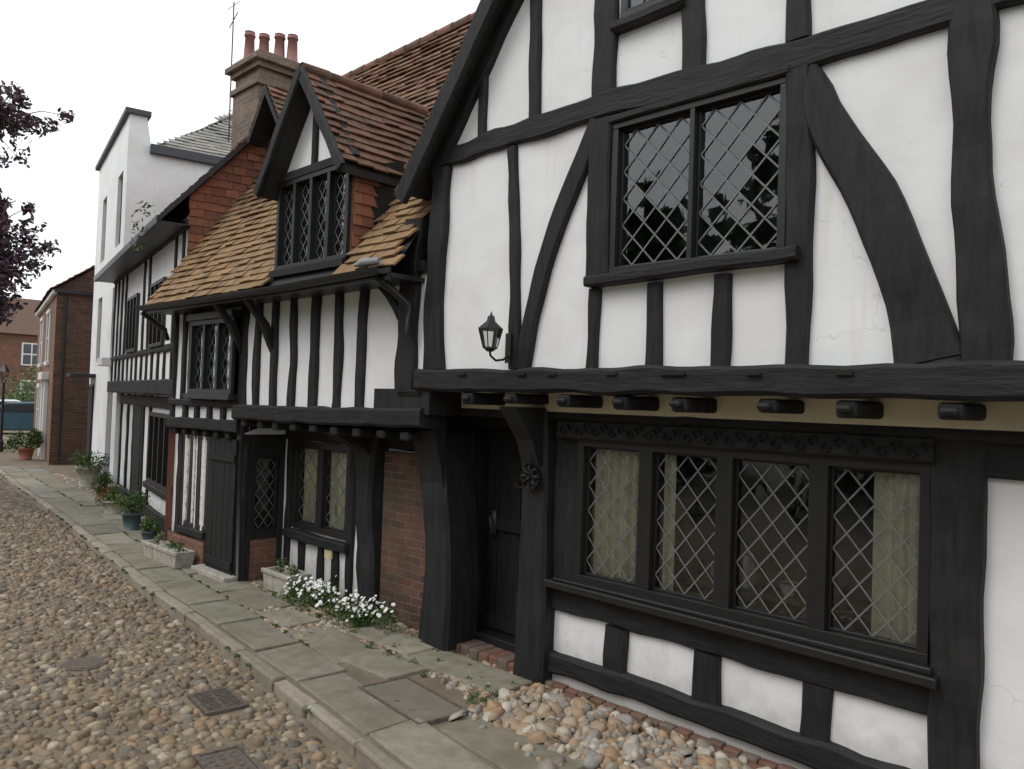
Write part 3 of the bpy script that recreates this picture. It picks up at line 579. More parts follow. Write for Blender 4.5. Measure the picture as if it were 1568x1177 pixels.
for sg in (1,-1): 
    e0=(xc+sg*ex,dz0-dsl*ex-.035); rd.prism([e0,(xc,dz0-.035),(xc,dz0-.08),(e0[0],e0[1]-.05)],3.46,4.1)
    rd.add([(xc,4.1,dz0-.05),(e0[0],4.1,e0[1]-.03),(xc,4.75,dz0-.05)],[(0,1,2)])
rd.obj('dormer_roof_deck',SOFF,DM)
r3=MB()
for i in range(5):
    y=3.44+i*.272; r3.tube([(xc,y,dz0+.0),(xc,y+.268,dz0+.002)],[.055,.06],8)
r3.obj('dormer_ridge_tiles',TILE,DM,True)
db=MB(); db.beam([(xc-ex-.03,dz0-dsl*(ex+.03)-.02),(xc,dz0-.03)],.10,3.41,3.45,.005); db.beam([(xc,dz0-.03),(xc+ex+.03,dz0-dsl*(ex+.03)-.02)],.10,3.414,3.45,.005)
db.obj('dormer_bargeboards',TIM,DM)
D2=empty('small_dormer'); D2.parent=B
d2=MB(); x2=-8.75; y2=4.55; z2=5.55; e=.42
d2.prism([(x2-e,z2-.6),(x2,z2),(x2+e,z2-.6),(x2+e-.06,z2-.6),(x2,z2-.1),(x2-e+.06,z2-.6)],y2-.1,y2+.1); d2.box(x2-.3,x2+.3,y2+.1,y2+.6,4.1,z2-.55); d2.obj('dormer_timber',TIM,D2)
d3=MB(); 
tiles(d3,(x2+e,y2-.08,z2-.58),(0,1,0),(-e,0,.6),1.2,.73,lambda c:c.z>zB(c.y)-.05); tiles(d3,(x2-e,y2+1.1,z2-.58),(0,-1,0),(e,0,.6),1.2,.73,lambda c:c.z>zB(c.y)-.05); d3.obj('dormer_roof_tiles',TILE,D2)
bc=MB(); bc.box(-9.4,-4.8,4.95,8.0,0,3.0); bc.obj('house_core',DARK,B)
# ============================================================ HOUSE C
ROT=-math.radians(11.5)
C=empty('timber_framed_cottage',(-9.9,4.0,0),ROT)
w=MB(); hc=[(-1.7,-.7,2.5,3.4),(-3.9,-2.9,2.5,3.4)]
w.wall(-5.8,.45,1.95,4.0,0,hc,step=.3); hl=[(-2.6,-.9,.55,1.6)]
w.wall(-5.8,.3,0,1.95,.2,hl,step=.3); w.obj('plaster_walls',PL,C,True)
T=MB()
for i in range(14):
    x=.30-i*.46
    if any(a-.08<x<b+.08 for a,b,_,_ in hc):
        T.beam([(x,2.0),(x,2.45)],.09,-.025,.03)
    else: T.beam([(x,2.0),(x,3.95)],.10,-.025,.03,.008)
T.beam([(-5.8,1.96),(.45,1.96)],.18,-.07,.1,.008); T.beam([(-5.8,3.9),(.45,3.9)],.12,-.035,.03); T.beam([(-5.8,2.46),(.45,2.46)],.08,-.034,.03)
for x in (.2,-.8,-2.7,-3.3,-4.25,-4.9,-5.75): T.beam([(x,.1),(x,1.85)],.14,.17,.24,.008)
T.beam([(-5.8,.12),(.3,.12)],.16,.14,.24); T.beam([(-2.7,.5),(-.8,.5)],.1,.12,.24);T.beam([(-5.8,1.75),(.3,1.75)],.16,.15,.24)
T.obj('timber_frame',TIM,C)
for i,h in enumerate(hc): window(C,'upper_window_%d'%i,*h,0,3,.05,.05,.15,.18,yfr=-.05)
window(C,'lower_window',*hl[0],.2,4,.06,.06,.15,.18,yfr=-.05)
dC=MB(); dC.box(-4.15,-3.45,.17,.22,.1,1.68); dC.obj('door_leaf',DOORM,C)
rC=MB(); S50=1.16
tiles(rC,(-5.9,-.3,3.95),(1,0,0),(0,1,S50),6.42,2.80,None,tw=.17,tv=.11); rC.obj('roof_tiles',TILE,C)
rk=MB(); rk.add([(-5.9,-.28,3.92),(.5,-.28,3.92),(.5,1.55,6.02),(-5.9,1.55,6.02),(-5.9,3.6,3.9),(.5,3.6,3.9)],[(0,1,2,3),(3,2,5,4)]); rk.obj('roof_deck',SOFF,C)
gC=MB(); gC.add([(.42,0,1.95),(.42,0,3.95),(.42,1.55,6.0),(.42,3.4,3.9),(.42,3.4,0),(.42,.85,0)],[(0,1,2,3,4,5)]); gC.add([(.28,.2,0),(.28,.2,1.95),(.28,3,1.95),(.28,3,0)],[(0,1,2,3)]); gC.obj('gable_wall',BRICKO,C)
gC=MB(); gC.box(-5.7,.27,.85,3.4,0,3.9); gC.obj('house_core',DARK,C)
ghx=MB(); tiles(ghx,(.44,0.0,2.6),(0,1,0),(0,0,1),3.3,3.5,lambda c:(c.z<min(3.90+S50*(c.y+.3)-.02,6.0)),th=.01); ghx.obj('gable_tile_hanging',TILEH,C)
eb=MB(); eb.box(-5.9,.5,-.36,-.30,3.86,3.95); eb.box(-5.9,.5,-.3,.02,3.87,3.89); eb.prism([(-.33,3.88),(1.55,6.03),(1.55,6.10),(-.33,3.96)],.5,.54,'x'); eb.obj('eaves_board',BLK,C)
# ============================================================ HOUSE D (tall white)
D=empty('tall_white_house',(-9.9,4.0,0),ROT)
w=MB(); hd=[(-7.0,-6.3,4.7,6.1),(-9.4,-8.7,4.7,6.1),(-7.0,-6.3,2.5,3.9),(-9.4,-8.7,2.5,3.9),(-7.1,-6.3,.15,2.0)]
HT=7.05
w.wall(-10.5,-5.8,0,HT,.1,hd,step=.4)
w.add([(-5.8,.1,0),(-5.8,8,0),(-5.8,8,6.45),(-5.8,.5,6.45),(-5.8,.4,HT),(-5.8,.1,HT)],[(0,1,2,3,4,5)])
w.add([(-10.5,.1,0),(-10.5,8,0),(-10.5,8,6.45),(-10.5,.1,HT)],[(3,2,1,0)])
w.add([(-10.5,.4,HT),(-5.8,.4,HT),(-5.8,.4,6.4),(-10.5,.4,6.4)],[(0,1,2,3)])
w.obj('rendered_walls',PL,D)
cd=MB(); cd.box(-10.6,-5.72,.02,.46,HT,HT+.09); cd.box(-5.88,-5.66,.47,8,6.37,6.53); cd.obj('coping',m_plain('dark_coping',(.05,.055,.065),.6),D)
rD=MB(); e0=-5.75;e1=-10.4
rD.add([(e0,.6,6.5),(e0,8,6.5),(e1,8,6.5),(e1,.6,6.5),(-8.1,2.7,8.3),(-8.1,6,8.3)],[(0,1,5,4),(1,2,5),(2,3,4,5),(3,0,4)]); rD.obj('roof_deck',SOFF,D)
tD=MB()
tiles(tD,(e0,.6,6.52),(0,1,0),(-2.35,0,1.8),7.4,2.95,lambda c: (c.y-.6)/2.1>(e0-c.x)/2.35 -.02,tw=.25,tv=.16)
tiles(tD,(e1,.6,6.52),(1,0,0),(0,2.1,1.8),4.65,2.75,lambda c: min(e0-c.x,c.x-e1)/2.35>(c.y-.6)/2.1-.02,tw=.25,tv=.16); tD.obj('roof_slates',SLATE,D)
for i,h in enumerate(hd[:4]): window(D,'sash_%d'%i,*h,.18,2,.05,.03,.9,.9,room=True,yfr=-.02,lead=.004)
dD=MB(); dD.box(-7.1,-6.3,.2,.24,.15,2.0); dD.obj('door_leaf',DOORM,D)
wb=MB(); wb.box(-7.05,-6.25,-.12,.09,2.35,2.5); wb.obj('window_box',WHITEP,D,bevel=.01)
pp=MB(); pp.box(-10.3,-9.2,-.4,.1,2.15,2.23); pp.box(-10.0,-9.4,.05,.09,0.05,2.0); pp.obj('porch_canopy',BLK,D,bevel=.01)
# ============================================================ CHIMNEY
CH=empty('brick_chimney_stack')
c=MB(); c.box(-11.2,-10.42,5.2,5.85,3.5,6.25); c.box(-11.24,-10.38,5.16,5.89,6.25,6.33); c.box(-11.18,-10.44,5.22,5.83,6.33,6.5); c.box(-11.24,-10.38,5.16,5.89,6.5,6.58); c.box(-11.3,-10.32,5.1,5.95,6.58,6.66); c.box(-11.22,-10.4,5.18,5.87,6.66,6.74)
c.obj('stack',BRICKC,CH,bevel=.008)
p=MB()
for x,y,hh in ((-11.05,5.35,.50),(-10.80,5.45,.42),(-10.62,5.6,.42),(-10.5,5.74,.42)):
    p.tube([(x,y,6.70),(x,y,6.72+hh*.85),(x,y,6.72+hh*.86),(x,y,6.72+hh*.92),(x,y,6.72+hh*.93),(x,y,6.72+hh)],[.085,.065,.08,.08,.07,.075],14)
p.obj('chimney_pots',POTW,CH,True)
ae=MB(); ae.tube([(-11.28,5.2,5.6),(-11.3,5.2,7.7)],.010,5); ae.tube([(-11.42,5.2,7.35),(-11.16,5.2,7.5)],.007,4); ae.tube([(-11.40,5.15,7.6),(-11.2,5.25,7.7)],.006,4)
for k in range(4): ae.tube([(-11.3,5.2,5.7+k*.12),(-11.22,5.2,5.7+k*.12)],.008,4)
ae.obj('aerial',IRON,CH)
# ============================================================ HOUSE E (red brick)
E=empty('red_brick_house',(-22.2,5.97,0),ROT)
w=MB(); he=[(-2.6,-1.7,2.6,3.9),(-5.6,-4.7,2.6,3.9),(-5.6,-4.7,.6,1.9)]
w.wall(-8,0,0,4.4,0,he,step=.5); w.obj('front_wall',BRICKO,E)
w=MB(); 
for x in (0.004,-7.99): w.add([(x,0,0),(x,0,4.4),(x,2.4,6.1),(x,5,4.4),(x,5,0)],[(0,1,2,3,4)])
w.obj('side_walls',BRICK,E)
tE=MB(); tiles(tE,(-8.1,-.15,4.35),(1,0,0),(0,1,.72),8.25,3.1,tw=.25,tv=.16); tiles(tE,(.15,4.95,4.35),(-1,0,0),(0,-1,.72),8.25,3.1,tw=.25,tv=.16); tE.obj('roof_tiles',TILE,E)
ce=MB(); ce.box(-.7,.05,1.9,2.6,4.5,6.4); ce.box(-.75,.1,1.85,2.65,6.4,6.5); ce.tube([(-.45,2.2,6.5),(-.45,2.2,6.8)],.1,8); ce.obj('chimney',m_plaster('pale_render',(.5,.48,.43),(.4,.38,.33)),E)
for i,h in enumerate(he): window(E,'sash_%d'%i,*h,.05,2,.06,.04,.9,.9,yfr=-.07,lead=.004)
we=MB()
for h in he[:3]:
    a,b,c_,d=h
    we.box(a-.08,a,-.05,.0,c_-.08,d+.08);we.box(b,b+.08,-.05,.0,c_-.08,d+.08);we.box(a-.1,b+.1,-.07,.0,d,d+.1);we.box(a-.1,b+.1,-.08,.0,c_-.1,c_)
    we.box((a+b)/2-.02,(a+b)/2+.02,-.03,.05,c_,d); we.box(a,b,-.032,.05,(c_+d)/2-.02,(c_+d)/2+.02)
we.box(-2.9,-2.7,-.1,0,0,2.1);we.box(-1.7,-1.5,-.1,0,0,2.1);we.box(-3.0,-1.4,-.18,0,2.1,2.3);we.box(-2.65,-1.75,-.03,-.01,.05,1.98)
we.box(-8,.03,-.1,.0,4.25,4.35)
we.obj('white_joinery',WHITEP,E,bevel=.01)
pe=MB(); pe.tube([(.06,.2,4.2),(.06,.2,.1)],.03,6); pe.box(.05,.12,-.05,2.4,4.28,4.36); pe.obj('downpipe',BLK,E)
# ============================================================ distant street end
Fh=empty('brick_terrace',(-56,0,0))
w=MB(); w.box(-6,0,-8,32,0,5.2); w.obj('walls',BRICKO,Fh)
w=MB()
w.add([(.3,-8.2,5.1),(.3,32.2,5.1),(-3,32.2,7.6),(-3,-8.2,7.6),(-6.3,-8.2,5.1),(-6.3,32.2,5.1)],[(0,1,2,3),(3,2,5,4),(0,3,4),(1,5,2)]); w.obj('roof',TILE,Fh)
w=MB();w2=MB()
for i in range(13):
    for z in (.9,3.2):
        y=-6.5+i*2.9; w.box(0,.06,y-.55,y+.55,z,z+1.4); 
        for a in (-.46,.04):
            for zz in (.08,.74): w2.box(.05,.07,y+a,y+a+.42,z+zz,z+zz+.58)
w.obj('window_frames',WHITEP,Fh); w2.obj('window_panes',m_plain('dark_pane',(.04,.05,.06),.1),Fh)
def car(name,loc,rot,paint):
    e=empty(name,loc,rot)
    b=MB(); prof=[(-2.0,.35),(-2.05,.7),(-1.9,.88),(-1.1,.95),(-.55,1.38),(.75,1.42),(1.5,1.0),(2.0,.9),(2.05,.4),(1.7,.25),(-1.7,.25)]
    b.prism(prof,-.82,.82); b.obj('body',paint,e,bevel=.06)
    gl=MB(); gl.prism([(-.98,.98),(-.52,1.32),(.68,1.35),(1.25,1.0)],-.835,.835); gl.add([(-1.10,-.7,.975),(-1.10,.7,.975),(-.60,.65,1.37),(-.60,-.65,1.37)],[(0,1,2,3)]); gl.obj('windows',m_plain('car_glass',(.02,.025,.03),.08),e)
    wh=MB()
    for x in (-1.3,1.3):
        for y in (-.84,.70): wh.tube([(x,y,.31),(x,y+.14,.31)],.31,16)
    wh.obj('wheels',m_plain('tyre',(.02,.02,.02),.8),e); lt=MB(); 
    for y in (-.7,.45): lt.box(2.03,2.07,y,y+.25,.65,.8)
    lt.obj('lights',m_plain('car_lamp',(.5,.05,.04),.3),e)
car('parked_car',(-37.5,9.0,-.1),math.radians(75),m_plain('teal_paint',(.03,.08,.11),.25))
car('parked_car',(-42.5,9.2,-.1),math.radians(80),m_plain('white_car_paint',(.7,.72,.74),.3))
SL=empty('street_lamp',(-27.1,6.0,0))
s=MB(); s.tube([(0,0,0),(0,0,.3),(0,0,.35),(0,0,2.0)],[.08,.07,.045,.035],8); 
for k in range(4):
    c_,q=math.cos(k*math.pi/2+.78),math.sin(k*math.pi/2+.78); s.tube([(.06*c_,.06*q,2.0),(.13*c_,.13*q,2.32)],.008,4)
s.tube([(0,0,2.32),(0,0,2.45),(0,0,2.55)],[.16,.07,.01],4); s.obj('post_and_lantern',BLK,SL)
s=MB(); s.tube([(0,0,2.02),(0,0,2.3)],[.06,.12],4); s.obj('lantern_glass',GLASS,SL)
# ============================================================ GROUND
KX=[-60,-27,-18.6,-13.0,-7.78,-6.19,-3.34,0,5]; KY=[13,5.4,4.3,3.70,3.02,2.88,2.52,2.10,1.5]
def ky(x): return float(np.interp(x,KX,KY))
quad('ground',[(-400,-400,-.11),(400,-400,-.11),(400,400,-.11),(-400,400,-.11)],GRD)
CR=empty('cobbled_road')
quad('road_bed_far',[(-60,-6,-.098),(-13.8,-6,-.098),(-13.8,ky(-13.8),-.098),(-18.6,4.3,-.098),(-27,5.4,-.098),(-60,13,-.098)],COBF,CR)
rbm=MB(); xs=np.linspace(-13.9,5,60); vs=[];fs=[]
for i,x in enumerate(xs):
    k=ky(x)
    for j in range(12):
        y=-6+(k+.02+6)*(j/11)**.6; vs.append((x,y,-.074+.012*noise.noise(Vector((x*.7,y*.7,0)))+.010*noise.noise(Vector((x*3,y*3,4)))))
for i in range(59):
    for j in range(11): fs.append((i*12+j,(i+1)*12+j,(i+1)*12+j+1,i*12+j+1))
rbm.add(vs,fs); rbm.obj('road_bed',DIRT,CR,True)
pts=[]; x=-14.5
GR=[(-5.14,-4.72,2.20,2.52),(-4.27,-3.63,1.87,2.15),(-6.37,-6.05,1.82,2.10)]
while x<1.5:
    y=-1.0
    while y<ky(x)-.03:
        px=x+random.uniform(-.026,.026); py=y+random.uniform(-.024,.024)
        if py<ky(px)-.025 and random.random()<.96 and not any(a-.02<px<b+.02 and c<py<d for a,b,c,d in GR): pts.append((px,py))
        y+=.057
    x+=.066
xy=np.array(pts); zz=np.array([-.083+.012*noise.noise(Vector((p[0]*.7,p[1]*.7,0)))+random.uniform(-.006,.004) for p in pts])
stones('cobblestones',xy,zz,.022,.054,.018,.038,STONE,CR,power=1.4)
PV=empty('pavement')
quad('pavement_bed',[(5,ky(5),-.012),(5,4.6,-.012),(-9.4,4.6,-.012),(-20,7.0,-.012),(-60,18,-.012),(-60,13,-.012),(-27,5.4,-.012),(-18.6,4.3,-.012),(-13,3.7,-.012),(-7.78,3.02,-.012),(-6.19,2.88,-.012),(-3.34,2.52,-.012),(0,2.1,-.012)],DIRT,PV)
def slab(mb,x,ln,o0,o1,z0,z1,gap=.008):
    a=Vector((x+gap,ky(x+gap),0));b=Vector((x+ln-gap,ky(x+ln-gap),0)); n=Vector((0,1,0)); j=[random.uniform(-.009,.009) for _ in range(4)]; sh=random.uniform(-.02,.02); g=lambda:random.uniform(-.006,.006)
    lo=[a+n*(o0+g()),b+n*(o0+g()),b+n*(o1+g())+Vector((sh,0,0)),a+n*(o1+g())+Vector((sh,0,0))]
    # chipped outline: midpoints slightly displaced
    L8=[]
    for i in range(4):
        p,q=lo[i],lo[(i+1)%4]; L8+=[p,p.lerp(q,random.uniform(.3,.7))+Vector((g()*.7,g()*.7,0))]
    Zs=[j[0],(j[0]+j[1])/2,j[1],(j[1]+j[2])/2,j[2],(j[2]+j[3])/2,j[3],(j[3]+j[0])/2]
    mb.add([(p.x,p.y,z0) for p in L8]+[(p.x,p.y,z1+k) for p,k in zip(L8,Zs)],[tuple(range(8,16))]+[(i,(i+1)%8,(i+1)%8+8,i+8) for i in range(8)])
kb=MB(); x=-30
while x<4:
    ln=random.uniform(.35,.95); slab(kb,x,ln,-.0+random.uniform(-.008,.008),.105+random.uniform(-.012,.012),-.12,.006,.007); x+=ln
kb.obj('kerb_stones',KERB,PV,bevel=.018)
sb=MB()
for o0,o1,lm in ((.125,.50,(.55,1.1)),(.515,.92,(.45,1.0))):
    x=-22
    while x<4:
        ln=random.uniform(*lm)
        if not (o0>.5 and -4.75<x+ln/2<-3.3) and not (o0>.5 and -6.6<x+ln/2<-5.6): slab(sb,x,ln,o0,(o1 if x<-3.3 or o0<.5 else o1-.12)+random.uniform(-.03,.03),-.03,.006,.010)
        x+=ln
for X0,X1,Y0,Y1 in ((-5.55,-4.75,3.72,4.05),(-4.73,-3.75,3.68,4.05),(-5.0,-4.42,3.30,3.66),(-6.45,-5.95,3.42,3.74)):
    sb.add([(X0,Y0,-.03),(X1,Y0+.02,-.03),(X1+.02,Y1,-.03),(X0+.01,Y1-.02,-.03),(X0,Y0,.012),(X1,Y0+.02,.008),(X1+.02,Y1,.015),(X0+.01,Y1-.02,.010)],[(4,5,6,7),(0,1,5,4),(1,2,6,5),(2,3,7,6),(3,0,4,7)])
sb.obj('paving_slabs',SLAB,PV,bevel=.011)
eg=MB(); x=-3.7
while x<3:
    eg.box(x,x+.208,3.96+random.uniform(-.006,.006),4.07,-.03,.010+random.uniform(-.012,.008)); x+=.215
x=-3.7
while x<3:
    eg.box(x,x+.10,4.075,4.14,-.03,.026+random.uniform(-.008,.006)); x+=.107
eg.obj('brick_edging',BRP,PV,bevel=.010)
gp=[];gz=[]
for _ in range(2300):
    x=random.uniform(-3.66,1.5); y=random.uniform(max(3.36,ky(x)+.78),3.99)
    gp.append((x,y)); gz.append(random.uniform(-.03,.02))
for _ in range(60): x=random.uniform(-3.7,0); gp.append((x,random.choice([random.gauss(4.02,.03),ky(x)+.74+random.gauss(0,.05)]))); gz.append(.004)
stones('gravel_bed',np.array(gp),np.array(gz),.020,.072,.018,.044,PEB,None,.5,power=1.6)
fp=[]
for _ in range(3600):
    x=random.uniform(-9.5,-3.7); y=random.uniform(ky(x)+.93,4.25)
    if x<-7.65 and y>3.75: continue
    if -5.6<x<-3.7 and y>3.3 and random.random()<.7: continue
    fp.append((x,y))
for _ in range(300):
    x=random.uniform(-6.7,-5.5); fp.append((x,ky(x)+random.uniform(.5,.93)))
for _ in range(900):
    x=random.uniform(-20,-9.4); y=ky(x)+random.uniform(.93,1.2); fp.append((x,y))
stones('loose_flints',np.array(fp),-.014,.014,.042,.008,.022,PEB,None,.3)
def cover(name,x0,x1,y0,y1,z,bars,rot=0):
    e=empty(name,((x0+x1)/2,(y0+y1)/2,z),rot); hx,hy=(x1-x0)/2,(y1-y0)/2; m=MB()
    m.box(-hx,hx,-hy,-hy+.025,-.05,.006);m.box(-hx,hx,hy-.025,hy,-.05,.006);m.box(-hx,-hx+.025,-hy+.025,hy-.025,-.05,.006);m.box(hx-.025,hx,-hy+.025,hy-.025,-.05,.006)
    if bars:
        k=int((x1-x0)/.032)
        for i in range(1,k): m.box(-hx+i*.032,-hx+i*.032+.016,-hy+.02,hy-.02,-.04,.002)
        m.box(-hx,hx,-.01,.01,-.04,.0)
    else:
        m.box(-hx+.028,hx-.028,-hy+.028,hy-.028,-.04,.0)
        for i in range(int(hx*2/.06)):
            for j in range(int(hy*2/.06)):
                a,b=-hx+.05+i*.058,-hy+.05+j*.058
                if a<hx-.06 and b<hy-.06: m.box(a,a+.03,b,b+.03,-.002,.003)
    m.obj('ironwork',RUST,e)
    q=MB(); q.box(-hx-.0,hx+.0,-hy,hy,-.09,-.06); q.obj('pit',DARK,e)
cover('drain_grate',-5.12,-4.74,2.23,2.50,-.060,True,-.12); cover('manhole_cover',-4.25,-3.65,1.88,2.14,-.064,False,-.12)
IC=empty('inspection_cover',(-4.01,3.21,.010),-.11); m=MB(); hx,hy=.37,.185
m.box(-hx,hx,-hy,-hy+.018,-.05,.004);m.box(-hx,hx,hy-.018,hy,-.05,.004);m.box(-hx,-hx+.018,-hy+.018,hy-.018,-.05,.004);m.box(hx-.018,hx,-hy+.018,hy-.018,-.05,.004); m.obj('iron_frame',RUST,IC)
m=MB(); m.box(-hx+.02,hx-.02,-hy+.02,hy-.02,-.05,.0,.1); m.obj('infill',m_ground('stone_infill',(.14,.13,.10),(.20,.18,.14),6),IC)
mc=empty('round_manhole_cover',(-6.21,1.96,-.066)); m=MB(); m.tube([(0,0,-.03),(0,0,.0)],.15,24); m.tube([(0,0,0),(0,0,.003)],.12,24); m.obj('ironwork',RUST,mc)
# ============================================================ PLANTS
def trough(name,loc,lx,ly,h,rot=0,mat=STONEP):
    e=empty(name,loc,rot); m=MB(); a,b=lx/2,ly/2; t=.035
    vs=[]
    for z,k in ((0,.9),(h,1.0)):
        vs+=[(-a*k,-b*k,z),(a*k,-b*k,z),(a*k,b*k,z),(-a*k,b*k,z)]
    vs+=[(-a+t,-b+t,h),(a-t,-b+t,h),(a-t,b-t,h),(-a+t,b-t,h),(-a+t,-b+t,h-.05),(a-t,-b+t,h-.05),(a-t,b-t,h-.05),(-a+t,b-t,h-.05)]
    fs=[(3,2,1,0)]
    for o in (0,4,8): fs+=[(o+k,o+(k+1)%4,o+(k+1)%4+4,o+k+4) for k in range(4)]
    fs.append((12,13,14,15)); m.add(vs,fs); m.box(-a-.01,a+.01,-b-.01,-b+.02,h-.04,h+.003); m.obj('trough',mat,e,bevel=.008); return e
t1=trough('stone_trough',(-9.05,3.68,.0),.95,.22,.18,0); leaves('planting',[(-.25,0,.22),(.1,0,.2),(.3,0,.21)],[.07,.05,.06],60,.02,LEAFG,t1)
t2=trough('stone_trough',(-7.05,4.03,0),.5,.26,.2); leaves('planting',[(-.1,0,.24),(.12,0,.22)],[.08,.06],70,.02,LEAFG,t2)
def daisies(name,c,spread,n):
    e=empty(name,c); cs=[(random.gauss(0,spread),random.gauss(0,spread*.4),random.uniform(.03,.12)) for _ in range(16)]
    leaves('foliage',cs,[.09]*16,120,.016,LEAFG,e)
    m=MB()
    for _ in range(n):
        b=random.choice(cs); x,y,z=b[0]+random.gauss(0,.06),b[1]+random.gauss(0,.06)-.02,b[2]+random.uniform(.03,.13)
        nn=Vector((random.gauss(.3,.4),random.gauss(-.6,.4),.9)).normalized(); a_=nn.orthogonal().normalized(); b_=nn.cross(a_); c0=Vector((x,y,z)); r=random.uniform(.012,.022)
        for k in range(5):
            t=k*2*math.pi/5; d=a_*math.cos(t)+b_*math.sin(t); p=-a_*math.sin(t)+b_*math.cos(t)
            m.add([c0,c0+d*r*.6+p*r*.38,c0+d*r,c0+d*r*.6-p*r*.38],[(0,1,2,3)])
    m.obj('flowers',PETAL,e)
daisies('white_flowers',(-6.55,3.98,.0),.20,110); daisies('white_flowers',(-5.75,3.93,.0),.17,100)
def pot(name,loc,r,h,mat,lmat,cr,n=240,ls=.03):
    e=empty(name,loc); m=MB(); m.tube([(0,0,0),(0,0,h*.85),(0,0,h*.86),(0,0,h),(0,0,h-.02)],[r*.7,r*.95,r*1.05,r*1.05,r*.9],16); m.obj('pot',mat,e,True)
    cs=[(random.gauss(0,cr*.5),random.gauss(0,cr*.5),h+random.uniform(0,cr)) for _ in range(7)]; leaves('foliage',cs,[cr*.55]*7,n//4,ls,lmat,e)
    q=MB()
    for _ in range(6): a=random.uniform(0,6.3); q.tube([(0,0,h-.02),(cr*.4*math.cos(a),cr*.4*math.sin(a),h+cr)],.006,4)
    q.obj('stems',LEAFG,e)
pot('potted_plant',(-10.4,3.98,0),.10,.14,POTD,LEAFG,.13,240,.022); pot('potted_plant',(-11.4,4.12,0),.13,.24,POTD,LEAFG,.22,400,.025)
pot('potted_plant',(-13.1,4.45,0),.17,.2,STONEP,LEAFL,.18,300,.025); pot('potted_plant',(-14.6,4.8,0),.14,.24,TERRA,LEAFG,.22,300)
pot('potted_plant',(-24.0,5.9,0),.2,.3,TERRA,LEAFG,.4,500,.05)
pot('potted_plant',(-16.9,5.25,.0),.22,.4,STONEP,LEAFG,.3,400)
wd=[];wr=[]
for _ in range(110):
    x=random.uniform(-9.9,-3.7); y=random.choice([ky(x)+.95+random.gauss(0,.03),random.uniform(ky(x)+1,4.2)])
    if x<-7.7: y=min(y,3.8)
    wd.append((x,y,.005)); wr.append(random.uniform(.02,.06))
for _ in range(90): x=random.uniform(-22,-3.5); wd.append((x,ky(x)+random.choice([-.02,.51,.51]),.0)); wr.append(.022)
for _ in range(22): x=random.uniform(-12.3,-9.8); wd.append((x,4.0-(x+9.9)*.2+.05+random.uniform(-.12,.05),.05)); wr.append(random.uniform(.06,.15))
leaves('weeds',wd,wr,40,.012,LEAFL,None,.5)
leaves('climbing_plant',[(-10.2+random.gauss(0,.1),3.65,3.85+random.uniform(-.2,.35)) for _ in range(7)],[.13]*7,12,.028,LEAFG)
def tree(name,base,h,crown,mat,per,ls,trunk=.28,lobes=()):
    e=empty(name,base); b=MB(); b.tube([(0,0,-.1),(0.05,0,h*.2),(.0,.1,h*.45),(.1,.1,h*.75)],[trunk*1.3,trunk,trunk*.75,trunk*.3],10)
    cs=[];rs=[]
    for i in range(crown[3]):
        d=Vector((random.gauss(0,1),random.gauss(0,1),random.gauss(0,.8))).normalized()*random.uniform(.45,1)
        cs.append((d.x*crown[0],d.y*crown[0],crown[1]+d.z*crown[2])); rs.append(random.uniform(.35,.8)*crown[0]*.28)
        if i%3==0: b.tube([(0,.05,h*.4),(d.x*crown[0]*.4,d.y*crown[0]*.4,crown[1]*.9+d.z*crown[2]*.3),cs[-1]],[trunk*.35,trunk*.2,.02],5)
    b.obj('trunk_and_limbs',BARK,e,True); leaves('crown',cs,rs,per,ls,mat,e,.8)
    if lobes:
        b=MB(); cs=[];rs=[]
        for (c,r) in lobes:
            q=Vector(c)-Vector(base); b.tube([(0,.05,h*.45),(q.x*.4,q.y*.5,q.z*.95),(q.x*.8,q.y*.8,q.z*1.02),tuple(q)],[trunk*.25,.06,.03,.012],6)
            for _ in range(20):
                d=Vector((random.gauss(0,1),random.gauss(0,1),random.gauss(0,.8)))*r*.5; cs.append(tuple(q+d)); rs.append(r*random.uniform(.22,.5)); b.tube([tuple(q*.96),tuple(q+d*.6+Vector((0,0,.03))),tuple(q+d)],[.012,.007,.003],4)
        b.obj('outer_branches',BARK,e,True); leaves('outer_foliage',cs,rs,48,.06,mat,e,.8)
    return e
tree('copper_beech_tree',(-17.0,-1.6,-.1),8,(3.0,6.2,2.6,60),LEAFR,110,.075,.3,
  [((-15.2,3.15,6.45),.55),((-15.6,2.9,6.3),.6),((-15.3,3.12,4.5),.55),((-15.4,3.1,3.9),.65),((-15.6,3.0,3.35),.6),((-15.7,2.9,4.9),.55),((-15.2,3.0,4.2),.6),((-15.6,2.9,4.3),.65),((-15.3,3.0,3.6),.6)])
for i,(x,y,h) in enumerate(((-14,-12,8.6),(-8,-13,9.6),(-3,-12.5,8.2),(4,-13,9.5),(11,-12,9),(-20,-13,9.5))):
    tree('churchyard_tree',(x,y,-.1),h,(3.9,h*.55,h*.43,60),LEAFD,150,.33,.3)
leaves('churchyard_hedge',[(random.uniform(-30,16),-9.5+random.uniform(-.5,.5),random.uniform(.2,2.0)) for _ in range(190)],[.75]*190,70,.13,LEAFD)
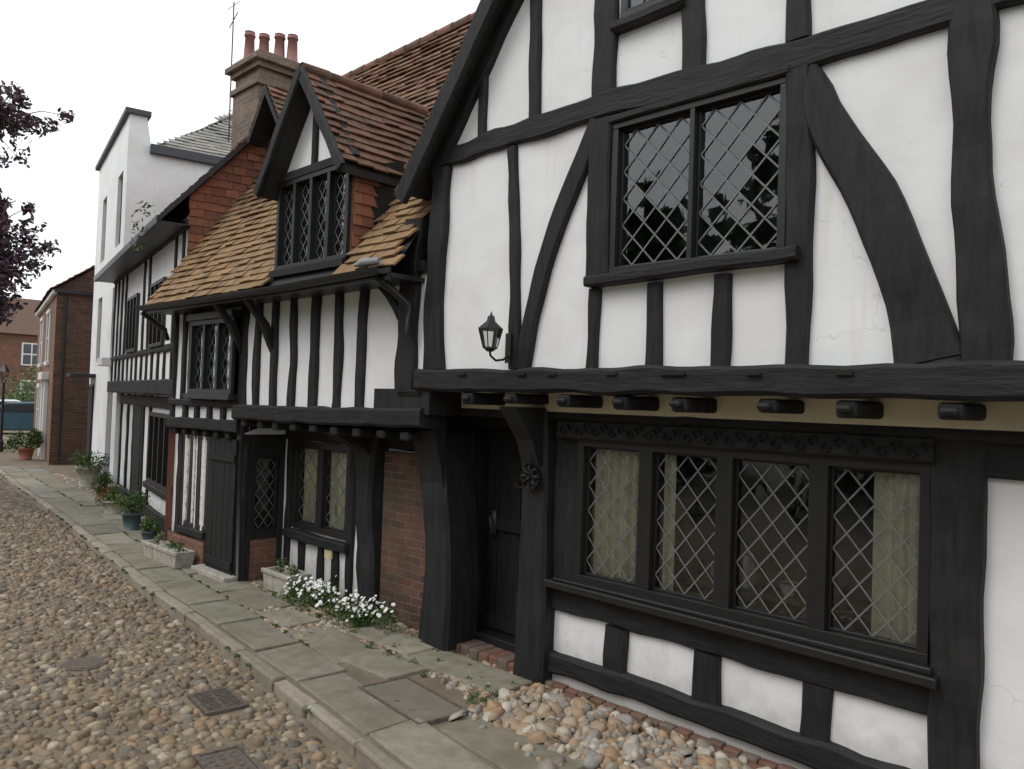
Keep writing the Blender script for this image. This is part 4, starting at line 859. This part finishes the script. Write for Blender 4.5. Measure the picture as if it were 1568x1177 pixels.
leaves('hedge',[(-45+random.uniform(-1.5,1.5),12.0+random.uniform(-1.6,1.6),random.uniform(.3,2.4)) for _ in range(34)],[.7]*34,120,.09,LEAFL)
# ============================================================ LIGHT
W=bpy.data.worlds.new('World'); S.world=W; W.use_nodes=True; nt=W.node_tree; bg=nt.nodes['Background']
sky=nt.nodes.new('ShaderNodeTexSky'); sky.sky_type='NISHITA'; sky.sun_disc=False; sky.sun_elevation=math.radians(50); sky.sun_rotation=math.radians(200); sky.dust_density=3
tc=nt.nodes.new('ShaderNodeTexCoord'); n=noisen(nt,1.6,4,.6,tc.outputs['Generated']); r=ramp(nt,[(.3,(8.0,8.2,8.5)),(.7,(9.8,9.9,10.0))]); L(nt,n.outputs[0],r.inputs[0])
c=mixc(nt,.9,sky.outputs[0],r.outputs[0]); L(nt,c,bg.inputs[0]); bg.inputs[1].default_value=.15
sd=bpy.data.lights.new('sun','SUN'); sd.energy=1.15; sd.angle=math.radians(30); sd.color=(1,.97,.92); so_=bpy.data.objects.new('sun',sd); COL.objects.link(so_)
az_=math.radians(200); el=math.radians(50); dv=Vector((math.sin(az_)*math.cos(el),math.cos(az_)*math.cos(el),math.sin(el))); so_.rotation_euler=dv.to_track_quat('Z','Y').to_euler()
# ============================================================ CAMERA
p_=math.radians(1.4); r_=math.radians(2.0); s2=math.sqrt(.5)
Rh=Vector((s2,s2,0));F0=Vector((-s2,s2,0));Z=Vector((0,0,1))
Fv=F0*math.cos(p_)+Z*math.sin(p_);U0=Z*math.cos(p_)-F0*math.sin(p_)
Rv=Rh*math.cos(r_)+U0*math.sin(r_);Uv=U0*math.cos(r_)-Rh*math.sin(r_)
M=Matrix((Rv,Uv,-Fv)).transposed().to_4x4(); M.translation=Vector((0,0,1.9))
cd_=bpy.data.cameras.new('camera'); cd_.lens=28.01; cd_.sensor_width=36; cd_.clip_end=1000; cd_.clip_start=.05
co=bpy.data.objects.new('camera',cd_); COL.objects.link(co); co.matrix_world=M; S.camera=co
